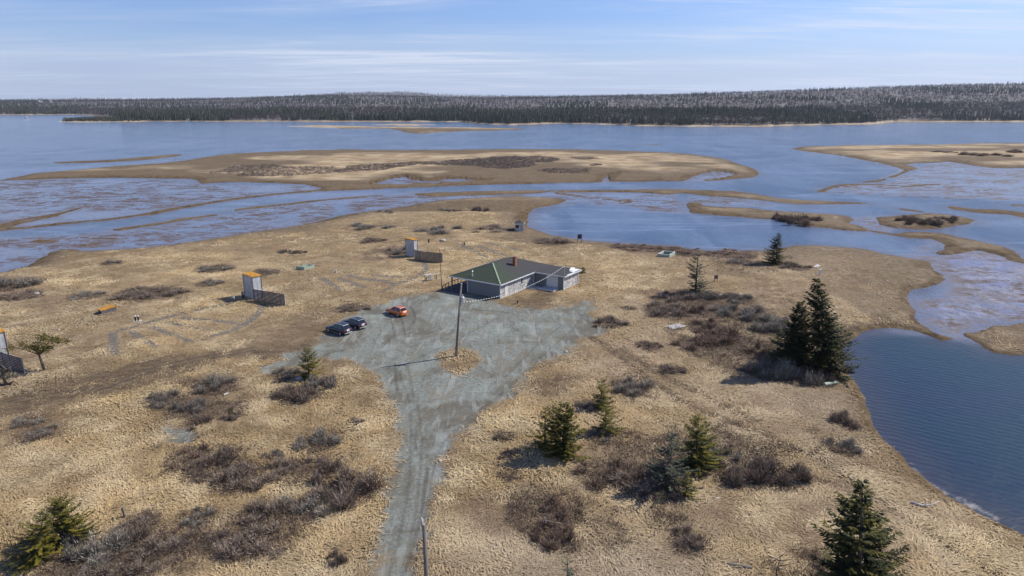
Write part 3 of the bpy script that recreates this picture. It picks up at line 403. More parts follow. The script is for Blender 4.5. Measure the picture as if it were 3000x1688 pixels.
def make_water():
    t = NT('water'); p = t.pos(); sh = t.attr('m_shallow'); ed = t.attr('m_edge'); dp = t.attr('m_deep')
    w0 = t.noise(t.map(p, (1, .32, 1), -.5), .05, 5, .6, .6)
    deep = t.mix(t.ramp(w0, .35, .7), (.052, .10, .18), (.12, .175, .27))  # open-water colour raised to carry pale sky reflection
    calm_sheen = t.noise(t.map(p, (.5, 1, 1), .1), .011, 6, .6, 1.2); deep = t.mix(t.math('MULTIPLY', t.ramp(calm_sheen, .5, .66), .6), deep, (.17, .22, .36)); deep = t.mix(dp, deep, t.mix(t.ramp(t.noise(p, .035, 3), .35, .65), (.002, .024, .040), (.004, .018, .045)))  # pale patches paint the sheen of calm water into the colour
    n1 = t.noise(t.map(p, (.6, 1, 1), .12), .2, 9, .72, 1.); n2 = t.noise(t.map(p, (.8, 1, 1), -.1), 1.1, 6, .75, .4)
    shal = t.mix(t.ramp(n1, .38, .62), (.095, .118, .185), (.215, .225, .29))
    mudc = t.mix(t.ramp(n2, .4, .62), (.06, .045, .045), (.12, .09, .07))
    nn = t.math('ADD', t.math('MULTIPLY', n1, .62), t.math('MULTIPLY', n2, .46))
    mf = t.ramp(nn, .50, .585)
    lo = t.noise(t.map(p, (.7, 1, 1), .2), .028, 5, .65, .8); mf = t.math('MULTIPLY', mf, t.math('MULTIPLY', sh, t.ramp(lo, .36, .54, .28, 1.15)))
    east = t.attr('m_east')
    e1 = t.noise(t.map(p, (1, .42, 1), .35), .5, 9, .78, 1.2); e2 = t.noise(t.map(p, (1, .5, 1)), 2.2, 6, .8, .5); e3 = t.noise(p, .06, 4); ee = t.math('ADD', t.math('MULTIPLY', e1, .6), t.math('MULTIPLY', e2, .4)); lil = t.mix(t.ramp(ee, .42, .58), (.085, .078, .10), (.32, .30, .355)); lil = t.mix(t.math('MULTIPLY', t.ramp(e3, .48, .62), .6), lil, (.12, .15, .30)); lil = t.mix(t.ramp(t.noise(p, 1.6, 5, .7), .56, .68), lil, (.15, .10, .07))
    shal = t.mix(east, shal, lil)
    ln_ = t.math('ABSOLUTE', t.math('SUBTRACT', t.noise(t.map(p, (.16, 1, 1), .05), .017, 7, .6, 1.5), .5)); deep = t.mix(t.math('MULTIPLY', t.ramp(ln_, .02, .0), t.math('MULTIPLY', t.math('SUBTRACT', 1., dp), .55)), deep, (.20, .26, .40)); c = t.mix(t.math('MULTIPLY', sh, .8), deep, shal); c = t.mix(mf, c, mudc)  # thin pale lines on open water are sheen painted into the colour
    c = t.mix(t.math('MULTIPLY', ed, .45), c, t.mix(dp, (.12, .095, .095), (.05, .04, .045)))
    fo = t.attr('m_foam'); c = t.mix(t.math('MULTIPLY', fo, t.ramp(n2, .35, .6)), c, (.42, .39, .34))
    r = t.math('ADD', t.math('MULTIPLY', mf, .6), .10); r = t.math('ADD', r, t.math('MULTIPLY', east, .25)); r = t.math('ADD', r, t.math('MULTIPLY', dp, .22))
    # wind ripples: short crests running across the wind
    q = t.map(p, (1.0, 2.6, 1), .62); rip = t.noise(q, .42, 4, .55, .9)
    rip2 = t.noise(t.map(p, (1, 2.2, 1), .3), 1.6, 3, .6, .4)
    wv = t.new('ShaderNodeTexWave', wave_type='BANDS', bands_direction='Y'); t.L(t.map(p, (1, 1, 1), .6), wv.inputs['Vector']); wv.inputs['Scale'].default_value = .30; wv.inputs['Distortion'].default_value = 5.5; wv.inputs['Detail'].default_value = 3; wv.inputs['Detail Scale'].default_value = .7
    h = t.math('ADD', t.math('MULTIPLY', rip, .9), t.math('MULTIPLY', rip2, .35)); h = t.math('ADD', h, t.math('MULTIPLY', t.math('MULTIPLY', wv.outputs['Fac'], dp), .22))
    st = t.math('SUBTRACT', t.math('SUBTRACT', .85, t.math('MULTIPLY', sh, .62)), t.math('MULTIPLY', dp, .58))
    t.bump(h, st, .35); t.b.inputs['IOR'].default_value = 1.33
    return t.out(c, r, 0, .5)
WATER = make_water()
east = sstep(-2, 6, sdf_poly(X, Y, SHAL[5], 60)+nn*12)
lnP = [onto(Z9(p)) for p in ([(1740,640),(1790,690),(1880,765),(2000,830),(2110,870),(2200,925),(2350,1000)],)]
foam = np.zeros(X.shape)
for P in lnP: foam = np.maximum(foam, sstep(.5, .1, sdf_line(X, Y, P)+fbm(X/1.5, Y/1.5, 3, 8)*.9)*.6)
foam = np.maximum(foam, sstep(9, 2, sdf_line(X, Y, onto([(62,347),(92,346)]))))
foam = np.maximum(foam, .5*sstep(1.6, .2, sdf_line(X, Y, onto(Z3([(820,505),(950,530),(1180,560),(1400,602),(1560,632),(1640,655),(1645,672),(1600,698),(1500,728)]))))*(Y > 100))
w_o = link_np('water', np.stack([X, Y, np.full(X.shape, WL)], 1), quads(len(wr), len(wc)), np.full((len(wr)-1)*(len(wc)-1), 4), WATER, attrs=dict(m_shallow=sh, m_edge=edge, m_deep=deepm, m_east=east, m_foam=foam), smooth=True)
w_o['kind'] = 'structure'
# ------------------------------------------------------------ builders for objects
class MB:
    def __init__(s): s.v = []; s.f = []
    def add(s, vs, fs): k = len(s.v); s.v += [tuple(map(float, v)) for v in vs]; s.f += [tuple(i+k for i in f) for f in fs]; return s
    def box(s, lo, hi, rz=0, org=(0, 0, 0)):
        c = [(x, y, z) for z in (lo[2], hi[2]) for x, y in ((lo[0], lo[1]), (hi[0], lo[1]), (hi[0], hi[1]), (lo[0], hi[1]))]
        ca, sa = math.cos(rz), math.sin(rz); c = [(org[0]+x*ca-y*sa, org[1]+x*sa+y*ca, org[2]+z) for x, y, z in c]
        return s.add(c, [(3, 2, 1, 0), (4, 5, 6, 7), (0, 1, 5, 4), (1, 2, 6, 5), (2, 3, 7, 6), (3, 0, 4, 7)])
    def tube(s, pts, rad, n=8, cap=True):
        pts = [np.array(p, float) for p in pts]; rings = []
        if isinstance(rad, (int, float)): rad = [rad]*len(pts)
        for i, p in enumerate(pts):
            d = pts[min(i+1, len(pts)-1)]-pts[max(i-1, 0)]; d = d/(np.linalg.norm(d)+1e-9)
            a = np.cross(d, (0, 0, 1) if abs(d[2]) < .9 else (1, 0, 0)); a /= np.linalg.norm(a); b = np.cross(d, a)
            rings += [p+rad[i]*(math.cos(t)*a+math.sin(t)*b) for t in np.arange(n)*2*math.pi/n]
        fs = [(r*n+i, r*n+(i+1) % n, (r+1)*n+(i+1) % n, (r+1)*n+i) for r in range(len(pts)-1) for i in range(n)]
        if cap: fs += [tuple(range(n))[::-1], tuple(range((len(pts)-1)*n, len(pts)*n))]
        return s.add(rings, fs)
    def beam(s, a, b, w, h):                # rectangular bar from a to b
        a, b = np.array(a, float), np.array(b, float); d = b-a; d /= np.linalg.norm(d)
        u = np.cross(d, (0, 0, 1) if abs(d[2]) < .95 else (0, 1, 0)); u /= np.linalg.norm(u); v = np.cross(u, d)
        c = [p+u*sx*w/2+v*sy*h/2 for p in (a, b) for sx, sy in ((-1, -1), (1, -1), (1, 1), (-1, 1))]
        return s.add(c, [(3, 2, 1, 0), (4, 5, 6, 7), (0, 1, 5, 4), (1, 2, 6, 5), (2, 3, 7, 6), (3, 0, 4, 7)])
    def build(s, name, mat, parent=None, smooth=False, bevel=0, sub=0):
        me = bpy.data.meshes.new(name); me.from_pydata(s.v, [], s.f); me.update()
        import bmesh
        bm = bmesh.new(); bm.from_mesh(me); bmesh.ops.recalc_face_normals(bm, faces=bm.faces); bm.to_mesh(me); bm.free()
        if smooth: me.polygons.foreach_set('use_smooth', [True]*len(me.polygons))
        me.materials.append(mat); o = bpy.data.objects.new(name, me); COL.objects.link(o)
        if parent: o.parent = parent
        if bevel: m = o.modifiers.new('bevel', 'BEVEL'); m.width = bevel; m.segments = 2; m.limit_method = 'ANGLE'
        if sub: m = o.modifiers.new('sub', 'SUBSURF'); m.levels = sub; m.render_levels = sub
        return o
def tag(o, label, cat, group=None):
    o['label'] = label; o['category'] = cat
    if group: o['group'] = group
    return o
def empty(name, loc, label, cat, rz=0, group=None):
    o = bpy.data.objects.new(name, None); COL.objects.link(o); o.location = loc; o.rotation_euler = (0, 0, rz); return tag(o, label, cat, group)

M_grey = plain('weathered_board', (.40, .41, .42), .85, .3, 2.5, streak=(1, 1, .3), bump=.3)
M_greydk = plain('grey_slat', (.075, .07, .085), .85, .35, 2.0, bump=.3)
M_white = plain('white_paint', (.72, .72, .70), .6, .12, 4)
M_trim = plain('worn_white_trim', (.62, .64, .64), .65, .2, 5)
M_lich = plain('orange_lichen', (.40, .19, .02), .9, .5, 1.6, bump=.4)
M_green = plain('pale_green_paint', (.32, .40, .31), .75, .2, 3)
M_greenin = plain('dark_green_paint', (.10, .17, .12), .8, .2, 3)
M_darkw = plain('dark_wood', (.055, .04, .03), .85, .3, 4)
M_pole = plain('pole_wood', (.16, .135, .115), .85, .35, 6, streak=(4, 4, .3), bump=.3)
M_steel = plain('galvanised_steel', (.55, .57, .58), .45, .1, 5, .4)
M_wire = plain('aluminium_wire', (.32, .31, .30), .6); M_blackm = plain('black_metal', (.02, .02, .022), .5, .2, 5)
M_bleach = plain('bleached_wood', (.55, .52, .48), .8, .2, 5)
M_bark = plain('bark', (.10, .085, .07), .95, .35, 5, bump=.5)
M_brick = plain('red_brick', (.27, .10, .06), .85, .3, 5)
M_conc = plain('pale_concrete', (.45, .44, .41), .9, .15, 3)
M_rock = plain('pale_rock', (.36, .34, .31), .9, .3, 2, bump=.4)

# ------------------------------------------------------------ the clubhouse
HB = g(1465.7, 875.0); HA = math.radians(56.5); HZ = gz(*HB)-.02
hc, hs = math.cos(HA), math.sin(HA)
def hloc(px, py, z=0.): p = g(px, py, z+HZ)-HB; return np.array((p[0]*hc+p[1]*hs, -p[0]*hs+p[1]*hc))
def wall_x(px, py0): return hloc(px, py0)
def make_shingle():
    t = NT('roof_shingles'); o = t.obj(); n = t.noise(o, .35, 6, .7, .6); n2 = t.noise(o, 4.5, 5, .7); br = t.new('ShaderNodeTexBrick'); t.L(t.map(o, (1, 1, 1), 0), br.inputs['Vector'])
    sx = t.new('ShaderNodeSeparateXYZ'); t.L(o, sx.inputs[0])
    gx = t.math('ADD', t.math('MULTIPLY', sx.outputs[0], .095), t.math('MULTIPLY', n, 1.1))
    c = t.mix(t.ramp(n2, .3, .7), (.035, .033, .035), (.07, .066, .068))
    moss = t.mix(t.ramp(n2, .3, .7), (.03, .042, .028), (.062, .077, .05))
    c = t.mix(t.ramp(gx, 1.45, .75), c, moss)
    w = t.new('ShaderNodeTexWave', wave_type='BANDS', bands_direction='Z'); t.L(o, w.inputs['Vector']); w.inputs['Scale'].default_value = 2.4; w.inputs['Distortion'].default_value = 1.5; w.inputs['Detail Scale'].default_value = 3
    c = t.mix(t.math('MULTIPLY', t.ramp(w.outputs['Fac'], .75, .95), .4), c, (.025, .025, .025)); t.bump(n2, .4, .03)
    return t.out(c, .9, 0, .25)
def make_peel():
    t = NT('peeling_shingle_wall'); o = t.obj(); n = t.noise(o, 2.2, 7, .75, 1.0); n2 = t.noise(o, 7, 5, .7)
    c = t.mix(t.ramp(n, .44, .60), (.23, .22, .21), (.62, .61, .59)); c = t.mix(t.math('MULTIPLY', t.ramp(n2, .55, .75), .6), c, (.13, .12, .12))
    t.bump(n2, .3, .02); return t.out(c, .85)
M_roof, M_peel = make_shingle(), make_peel()
M_front = plain('grey_green_siding_shaded', (.18, .192, .185), .8, .12, 4, streak=(1, 1, 5))  # grey-green paint, albedo lowered to deepen shade on the walls facing away from sun
M_door = plain('white_door', (.66, .64, .58), .6, .1, 3); M_glass = plain('dark_window_glass', (.015, .018, .022), .15, .1, 3)
def clubhouse():
    h = empty('clubhouse', (HB[0], HB[1], HZ), 'L-shaped single-storey clubhouse with green mossy hip roof and peeling grey walls beside the gravel lot', 'building', HA)
    XE, YE, WY, X1 = 17.9, 11.2, -6.9, 12.05; wt = 2.74
    m = MB()
    fp = [(0, 0), (X1, 0), (X1, WY), (XE, WY), (XE, YE), (4.2, YE), (4.2, 7.7)]
    for i in range(len(fp)-1): (a, b), (c, d) = fp[i], fp[i+1]; m.add([(a, b, -.3), (c, d, -.3), (c, d, wt), (a, b, wt)], [(0, 1, 2, 3)])
    m.build('wall', M_peel, h)
    m = MB(); m.add([(4.2, 7.7, -.3), (0, 7.7, -.3), (0, 7.7, wt), (4.2, 7.7, wt), (0, 0, -.3), (0, 0, wt)], [(0, 1, 2, 3), (1, 4, 5, 2)])
    m.build('front_wall', M_front, h)['label'] = 'smooth grey-green painted siding, tone darkened for shade'; m = MB()
    m.add([(X1-.004, WY, -.3), (X1-.004, -.005, -.3), (X1-.004, -.005, wt), (X1-.004, WY, wt)], [(0, 1, 2, 3)])
    m.build('front_wall', M_front, h)['label'] = 'smooth grey-green painted siding, tone darkened for shade'
    z0 = 2.92; r = MB(); P, Q = (5.65, 5.65, 5.1), (12.25, 5.65, 5.1); a, b, c, d = (-.55, -.5, z0), (18.45, -.5, z0), (18.45, 11.8, z0), (-.55, 11.8, z0)
    r.add([a, b, c, d, P, Q], [(0, 1, 5, 4), (1, 2, 5), (2, 3, 4, 5), (3, 0, 4)])
    r.add([(11.5, -7.45, z0-.02), (18.45, -7.45, z0-.02), (18.45, -.5, z0+.0), (11.5, -.5, z0+.0)], [(0, 1, 2, 3)])
    lo = z0-.10
    e = [(-.55, -.5), (11.5, -.5), (11.5, -7.45), (18.45, -7.45), (18.45, 11.8), (-.55, 11.8)]
    r.add([(x, y, lo) for x, y in e], [(0, 1, 2, 3, 4, 5)])
    roof = r.build('roof', M_roof, h)
    f = MB()
    for i in range(6):
        (x0, y0), (x1, y1) = e[i], e[(i+1) % 6]; dx, dy = (x1-x0), (y1-y0); L = math.hypot(dx, dy); nx, ny = dy/L, -dx/L
        f.beam((x0+nx*.02, y0+ny*.02, z0-.115), (x1+nx*.02, y1+ny*.02, z0-.115), .045, .22)
    f.build('fascia', M_trim, roof)
    cap = MB(); cap.beam(np.array(a)+(.05, .05, .02), np.array(P)+(0, 0, .02), .26, .05); cap.build('ridge_cap', plain('pale_green_cap', (.24, .33, .22), .8), roof)
    cp = MB(); cp.beam(np.array(P)+(0, 0, .02), np.array(Q)+(0, 0, .02), .24, .05); cp.beam(np.array(d)+(.05, -.05, .02), np.array(P)+(0, 0, .02), .24, .05); cp.build('ridge_cap', plain('dark_cap', (.06, .075, .055), .8), roof)
    # chimney and vent: find their feet on the roof planes
    def on_plane(px, py, fz):
        z = 3.5
        for _ in range(40): q = hloc(px, py, z); z = .5*z+.5*fz(q)
        return q, z
    q, z = on_plane(1508, 777, lambda q: z0+(q[1]+.5)/6.15*2.18)
    ch = MB(); ch.box((q[0]-.33, q[1]-.33, z-.3), (q[0]+.33, q[1]+.33, z+1.62)); co = ch.build('chimney', M_brick, roof, bevel=.02)
    ct = MB(); ct.box((q[0]-.37, q[1]-.37, z+1.60), (q[0]+.37, q[1]+.37, z+1.72)); ct.build('chimney_cap', plain('dark_brick', (.13, .055, .04), .9), roof)
    q, z = on_plane(1384, 809, lambda q: z0+(q[0]+.55)/6.2*2.18)
    v = MB(); v.tube([(q[0], q[1], z-.1), (q[0], q[1], z+.35)], [.17, .12], 10); v.tube([(q[0], q[1], z+.3), (q[0], q[1], z+1.0)], .07, 8); v.tube([(q[0], q[1], z+.95), (q[0], q[1], z+1.12)], [.2, .06], 10); v.build('vent_pipe', M_steel, roof)
    q, z = on_plane(1424, 770, lambda q: z0+(q[0]+.55)/6.2*2.18)
    v = MB(); v.tube([(5.2, 6.6, 4.7), (5.2, 6.6, 5.3)], .14, 8); v.build('vent_pipe', M_steel, roof)
    ms = MB(); ms.tube([(12.2, -6.95, 2.4), (12.2, -6.95, 4.75)], .045, 8); ms.tube([(12.2, -6.95, 4.7), (12.05, -6.95, 4.82)], .07, 8); ms.build('service_mast', M_steel, roof)
    pa = MB(); pa.box((15.6, -7.2, z0+.0), (18.3, -6.2, z0+.05), 0); pa.box((12.6, -7.42, z0), (15.7, -7.2, z0+.04)); pa.beam((16.2, -6.3, z0+.08), (18.6, -5.4, z0+.12), .9, .03); pa.build('loose_panel', M_white, roof)
    for x, y in ((-.03, -.03), (X1-.06, WY-.03), (XE+.02, WY-.03), (-.03, 7.68), (X1-.05, -.05)): MB().box((x-.06, y-.06, -.2), (x+.08, y+.08, wt+.02)).build('corner_board', M_trim, h)
    MB().box((.1, -.06, -.3), (X1-.1, -.012, .12)).build('base_board', M_conc, h); MB().box((X1+.1, WY-.06, -.3), (XE-.05, WY-.012, .10)).build('base_board', M_conc, h)
    def door(x0, x1, y, zz, ht, axis):
        dd = MB(); fr = MB(); kn = MB()
        if axis == 'x':
            dd.box((x0, y-.03, zz), (x1, y-.008, zz+ht)); fr.box((x0-.1, y-.05, zz), (x0, y-.006, zz+ht+.1)); fr.box((x1, y-.05, zz), (x1+.1, y-.006, zz+ht+.1)); fr.box((x0, y-.05, zz+ht), (x1, y-.006, zz+ht+.1)); kn.tube([(x1-.1, y-.09, zz+1), (x1-.1, y-.03, zz+1)], .035)
        else:
            dd.box((y-.03, x0, zz), (y-.008, x1, zz+ht)); fr.box((y-.05, x0-.1, zz), (y-.006, x0, zz+ht+.1)); fr.box((y-.05, x1, zz), (y-.006, x1+.1, zz+ht+.1)); fr.box((y-.05, x0, zz+ht), (y-.006, x1, zz+ht+.1)); kn.tube([(y-.09, x0+.1, zz+1), (y-.03, x0+.1, zz+1)], .035)
        D = dd.build('door', M_door, h); fr.build('door_frame', M_trim, D); kn.build('handle', M_blackm, D); return D
    door(1.65, 2.55, 0, .15, 2.05, 'x')['label'] = 'cream side door with stained foot in the lit wall'
    door(-5.5, -3.1, X1-.006, .3, 2.25, 'y')['label'] = 'wide pale double door in the shaded wing'
    w = MB(); w.box((7.2, -.02, 1.25), (7.75, -.006, 2.25)); wi = w.build('window', M_glass, h)
    w = MB(); w.box((7.1, -.1, 1.14), (7.85, -.006, 1.24)); w.build('sill', M_white, wi); w = MB(); w.box((7.12, -.05, 1.25), (7.2, -.006, 2.3)); w.box((7.75, -.05, 1.25), (7.83, -.006, 2.3)); w.build('frame', M_trim, wi)
    s = MB(); s.box((9.6, -6.0, -.2), (12.0, -2.6, .28)); s.box((9.0, -2.4, -.2), (11.2, -.3, .16)); s.build('door_step', M_grey, h)
    s = MB(); s.box((9.55, -6.05, .1), (9.6, -2.6, .29)); s.build('step_edge', M_white, h)
    # open porch with its deck at the left end
    d = MB(); d.box((-.1, 7.75, -.3), (4.15, 12.6, .40)); d.box((-.9, 8.1, -.3), (-.1, 12.6, .27)); d.box((-1.7, 8.1, -.3), (-.9, 12.6, .12))
    for k in range(11): d.box((-.1+k*.385, 7.76, .41), (-.1+k*.385+.36, 12.62, .43))
    d.build('porch_deck', M_greydk, h)
    rl = MB(); rl.beam((-1.9, 12.5, .95), (-.1, 12.5, 1.32), .07, .1); rl.beam((-.1, 12.5, 1.32), (4.1, 12.5, 1.38), .07, .1)
    for x, zz in ((-1.85, 1.0), (-.9, 1.18), (.05, 1.36), (1.1, 1.36), (2.1, 1.36), (3.1, 1.37), (4.1, 1.4)): rl.box((x-.05, 12.44, .0), (x+.05, 12.54, zz))
    rl.build('railing', M_darkw, h)
    pp = MB(); pp.box((-.35, 11.25, -.1), (-.13, 11.47, 2.78)); pp.build('porch_post', plain('brown_post', (.18, .12, .10), .8), h)
    return h
clubhouse()
x0 = HB[0]+(-1.95)*hc-12.55*hs; y0 = HB[1]+(-1.95)*hs+12.55*hc
fp_ = empty('flag_pole', (x0, y0, gz(x0, y0)), 'thin dark flag pole rising at the corner of the porch railing', 'pole')
m = MB(); m.tube([(0, 0, -.3), (-.12, .05, 4.3), (-.25, .1, 8.4)], [.07, .055, .035], 8); m.build('pole', M_blackm, fp_); m = MB(); m.tube([(-.25, .1, 8.38), (-.25, .1, 8.5)], .07, 8); m.build('cap', M_steel, fp_)

# ------------------------------------------------------------ trap towers and slatted screens
def tower(F_, LB, RB, ht, label, screen, slabel, h2=2.3, flip=False):
    z = min(gz(*F_), gz(*LB))-.05; t = empty('trap_tower', (F_[0], F_[1], z), label, 'tower', 0, 'trap towers on the shooting ground')
    l, r = LB-F_, RB-F_; b = l+r; m = MB()
    P = [np.zeros(2), r, b, l]
    m.add([(*p, -.3) for p in P]+[(*p, ht) for p in P], [(0, 1, 5, 4), (1, 2, 6, 5), (2, 3, 7, 6), (3, 0, 4, 7)]); m.build('tower_wall', M_grey, t)
    o = MB(); e = .13; ll, rr = l/np.linalg.norm(l), r/np.linalg.norm(r); Q = [-ll*e-rr*e, r-ll*e+rr*e, b+ll*e+rr*e, l+ll*e-rr*e]
    zz = [ht+.02, ht+.03, ht+.17, ht+.16]
    o.add([(*q, k) for q, k in zip(Q, zz)]+[(*q, k+.13) for q, k in zip(Q, zz)], [(3, 2, 1, 0), (4, 5, 6, 7), (0, 1, 5, 4), (1, 2, 6, 5), (2, 3, 7, 6), (3, 0, 4, 7)]); o.build('roof', M_lich, t)
    for p in P[:2]+P[3:]: MB().box((p[0]-.05, p[1]-.05, -.2), (p[0]+.05, p[1]+.05, ht)).build('corner_board', M_greydk, t)
    pts = screen; s0 = pts[0]; zs = gz(*s0)
    s = empty('slatted_screen', (s0[0], s0[1], zs-.05), slabel, 'fence', 0, 'slatted screens beside the trap towers')
    base = 0.0 if not isinstance(h2, tuple) else h2[0]; top = h2 if not isinstance(h2, tuple) else h2[1]
    for i in range(len(pts)-1):
        a, c = pts[i]-s0, pts[i+1]-s0; d = c-a; L = np.linalg.norm(d); d = d/L; nr = np.array((d[1], -d[0])); sl = MB(); po = MB(); n = 9
        bs = base if i == len(pts)-2 else 0.0
        k0 = max(2, int(L/1.1)+1)
        for k in range(n):
            zc = bs+(top-bs)*(k+.5)/n
            sl.beam((*(a+nr*.05), zc), (*(c+nr*.05), zc), .03, (top-bs)/n*.82)
        for k in range(k0+1): q = a+d*L*k/k0; po.beam((*q, -.2 if (k == k0 or bs == 0) else bs-.1), (*q, top+.05), .09, .09)
        sl.build('slat_panel', M_greydk, s); po.build('screen_post', M_grey if i == len(pts)-2 else M_greydk, s)
    q = pts[1]-s0; cr = MB(); cr.beam((*(q*.1), top+.1), (*(q*.1+(pts[-1]-pts[1])*.45), top+.12), .12, .05); cr.build('top_rail', M_trim, s)
F1 = g(745, 879); L1 = g(718, 870); R1 = F1+np.array((-(L1-F1)[1], (L1-F1)[0]))*-.55
tower(F1, L1, R1, 4.35, 'tall grey tower with orange roof nearest the parked cars', [g(746.5, 881), g(768, 884.5), g(836, 896)], 'slatted grey screen reaching right from the tower nearest the cars', 2.25)
F2 = g(1213, 753); L2 = g(1188, 751)+np.array((0, .9)); R2 = F2+np.array((-(L2-F2)[1], (L2-F2)[0]))*-.47
tower(F2, L2, R2, 4.15, 'grey tower with orange roof behind the clubhouse porch', [g(1215, 757), g(1230, 762), g(1296.5, 768)], 'dark slatted screen standing behind the flag pole', 2.3)
o3 = g(18, 1050)-g(763, 876); F3 = g(-15, 1066); L3 = F3+(L1-F1); R3 = F3+(R1-F1)
tower(F3, L3, R3, 4.3, 'grey tower with orange roof cut off by the left edge', [g(-26, 1072), g(14, 1078), g(73, 1096)], 'slatted screen at the left edge behind the gnarled stump', 2.25)

# low bunker with an orange slab roof
bp = [g(285, 908, .75), g(295, 912.5, .75), g(342, 899, .75), g(323, 893.5, .75)]; bz = gz(*bp[1]); bk = empty('trap_bunker', (bp[1][0], bp[1][1], bz), 'low trap bunker sunk in the grass under a flat orange roof slab', 'bunker')
q = [p-bp[1] for p in bp]; cen = sum(q)/4; m = MB(); m.add([(*(cen+(p-cen)*.93), -.3) for p in q]+[(*(cen+(p-cen)*.93), .66) for p in q], [(0, 1, 5, 4), (1, 2, 6, 5), (2, 3, 7, 6), (3, 0, 4, 7), (4, 5, 6, 7)]); m.build('bunker_wall', M_greydk, bk)
m = MB(); m.add([(*p, .68) for p in q]+[(*p, .82) for p in q], [(3, 2, 1, 0), (4, 5, 6, 7), (0, 1, 5, 4), (1, 2, 6, 5), (2, 3, 7, 6), (3, 0, 4, 7)]); m.build('roof', M_lich, bk)

# open green pits
def pit(pl, pf, pr, ht, label, gap):
    a, f, r = gt(*pl), gt(*pf), gt(*pr); z = f[2]-.08; e = empty('target_pit', (f[0], f[1], z), label, 'box', 0, 'open green target pits'); A, R = a[:2]-f[:2], r[:2]-f[:2]; B = A+R; t = .12
    for nm, p, q, cut in (('front_panel', np.zeros(2), A, 0), ('side_panel', np.zeros(2), R, 0), ('back_panel', R, B, gap), ('side_panel', A, B, gap)):
        m = MB(); d = (q-p); p2 = p if not cut else (q-d*.45 if nm == 'side_panel' else p); q2 = q
        if cut and nm == 'back_panel': q2 = p+d*.75
        m.beam((*p2, ht/2-.1), (*q2, ht/2-.1), t, ht+.2); m.build(nm, M_green, e)
        m = MB(); m.beam((*p2, ht+.015), (*q2, ht+.015), t+.05, .03); m.build('top_cap', M_trim if not gap else M_green, e)
    m = MB(); m.add([(*(A*.04+R*.04), .06), (*(R*.96+A*.04), .06), (*(B*.96), .06), (*(A*.96+R*.04), .06)], [(0, 1, 2, 3)]); m.build('pit_floor', M_greenin, e)
    return e
pit((868, 788), (891, 791), (921.5, 784.5), .7, 'pale green open pit with one broken side left of the far tower', 1)
pit((1928, 751.6), (1960.7, 754.5), (1977, 747), .75, 'pale green open box with white rim near the shore and sparse spruce', 0)

# hut on the point
f, l, r = gt(1533, 678), gt(1510, 677), gt(1543.5, 674.5); z = f[2]; hut = empty('watch_hut', (f[0], f[1], z), 'small grey hut with dark hip roof at the edge of the lagoon', 'hut')
A = np.array((l-f)[:2]); A = A/np.linalg.norm(A)*2.35; R = np.array((-A[1], A[0]))*-1.0; R = R/np.linalg.norm(R)*2.3; B = A+R; P = [np.zeros(2), R, B, A]
m = MB(); m.add([(*p, -.4) for p in P]+[(*p, 2.2) for p in P], [(0, 1, 5, 4), (1, 2, 6, 5), (2, 3, 7, 6), (3, 0, 4, 7)]); m.build('wall', M_grey, hut)
c = B/2; m = MB(); Q = [c+(p-c)*1.28 for p in P]; m.add([(*p, 2.2) for p in Q]+[(*c, 3.15)]+[(*p, 2.1) for p in Q], [(0, 1, 4), (1, 2, 4), (2, 3, 4), (3, 0, 4), (5, 6, 7, 8)]); rf = m.build('roof', plain('dark_roofing', (.05, .045, .045), .9), hut)
m = MB()
for i in range(4): m.beam((*Q[i], 2.15), (*Q[(i+1) % 4], 2.15), .05, .14)
m.build('fascia', M_white, rf)
def panel(nm, p, q, u0, u1, z0, z1, mat, par, off=.015):
    d = q-p; n = np.array((d[1], -d[0])); n = n/np.linalg.norm(n); n = n if np.dot(n, (p+q)/2-c) > 0 else -n; a, b = p+d*u0+n*off, p+d*u1+n*off
    return MB().add([(*a, z0), (*b, z0), (*b, z1), (*a, z1)], [(0, 1, 2, 3)]).build(nm, mat, par)
panel('window', np.zeros(2), A, .55, .95, .95, 1.75, M_glass, hut); dr = panel('door', np.zeros(2), R, .3, .8, .0, 1.9, M_darkw, hut); panel('window', np.zeros(2), R, .38, .72, 1.2, 1.75, M_white, hut, .022)

# sign boards
def sign(pc, w, zb, zt, label, back, mat):
    p = gt(*pc); e = empty('notice_board', p, label, 'sign', .12)
    m = MB(); m.box((-w/2, -.03, zb), (w/2, .03, zt)); m.build('board', mat, e, bevel=.01)
    for s in (-1, 1): MB().box((s*(w/2-.06)-.05, .032, -.3), (s*(w/2-.06)+.05, .12, zt+.05)).build('post', M_darkw, e)
    m = MB()
    for k in range(3): m.box((-w/2+.03, .031, zb+.1+k*(zt-zb-.2)/2-.04), (w/2-.03, .036, zb+.1+k*(zt-zb-.2)/2+.04))
    m.build('batten', M_darkw, e)
sign((1698, 710), 1.15, .95, 2.15, 'blank dark board on two posts at the lagoon edge', 0, plain('dark_board', (.045, .03, .045), .8))
sign((2097, 826), .72, .62, 1.38, 'small dark board on two legs right of the sparse spruce', 0, plain('grey_brown_board', (.10, .085, .085), .8))

# gun rack / bench beside the walk
a, b = gt(1250, 824.5), gt(1279.5, 820); d = b-a; rk = empty('gun_rack', a, 'weathered open gun rack with white top rails near the porch', 'rack', math.atan2(d[1], d[0])); L = float(np.linalg.norm(d[:2]))
for x in (0, L*.36, L): MB().box((x-.05, -.05, -.2), (x+.05, .05, 1.2)).box((x-.05, .65, -.2), (x+.05, .75, 1.2)).build('leg', M_darkw, rk)
MB().box((-.15, -.06, 1.2), (L+.1, .08, 1.28)).build('top_rail', M_white, rk); MB().box((-.15, .6, 1.21), (L*.62, .8, 1.3)).build('top_rail', M_white, rk)
m = MB(); [m.box((-.02, -.075, zz), (L*.62, -.05, zz+.12)) for zz in (.25, .55, .85)]; m.build('slat_panel', M_grey, rk)
MB().box((0, .1, .5), (L*.6, .6, .56)).build('shelf', M_greydk, rk)

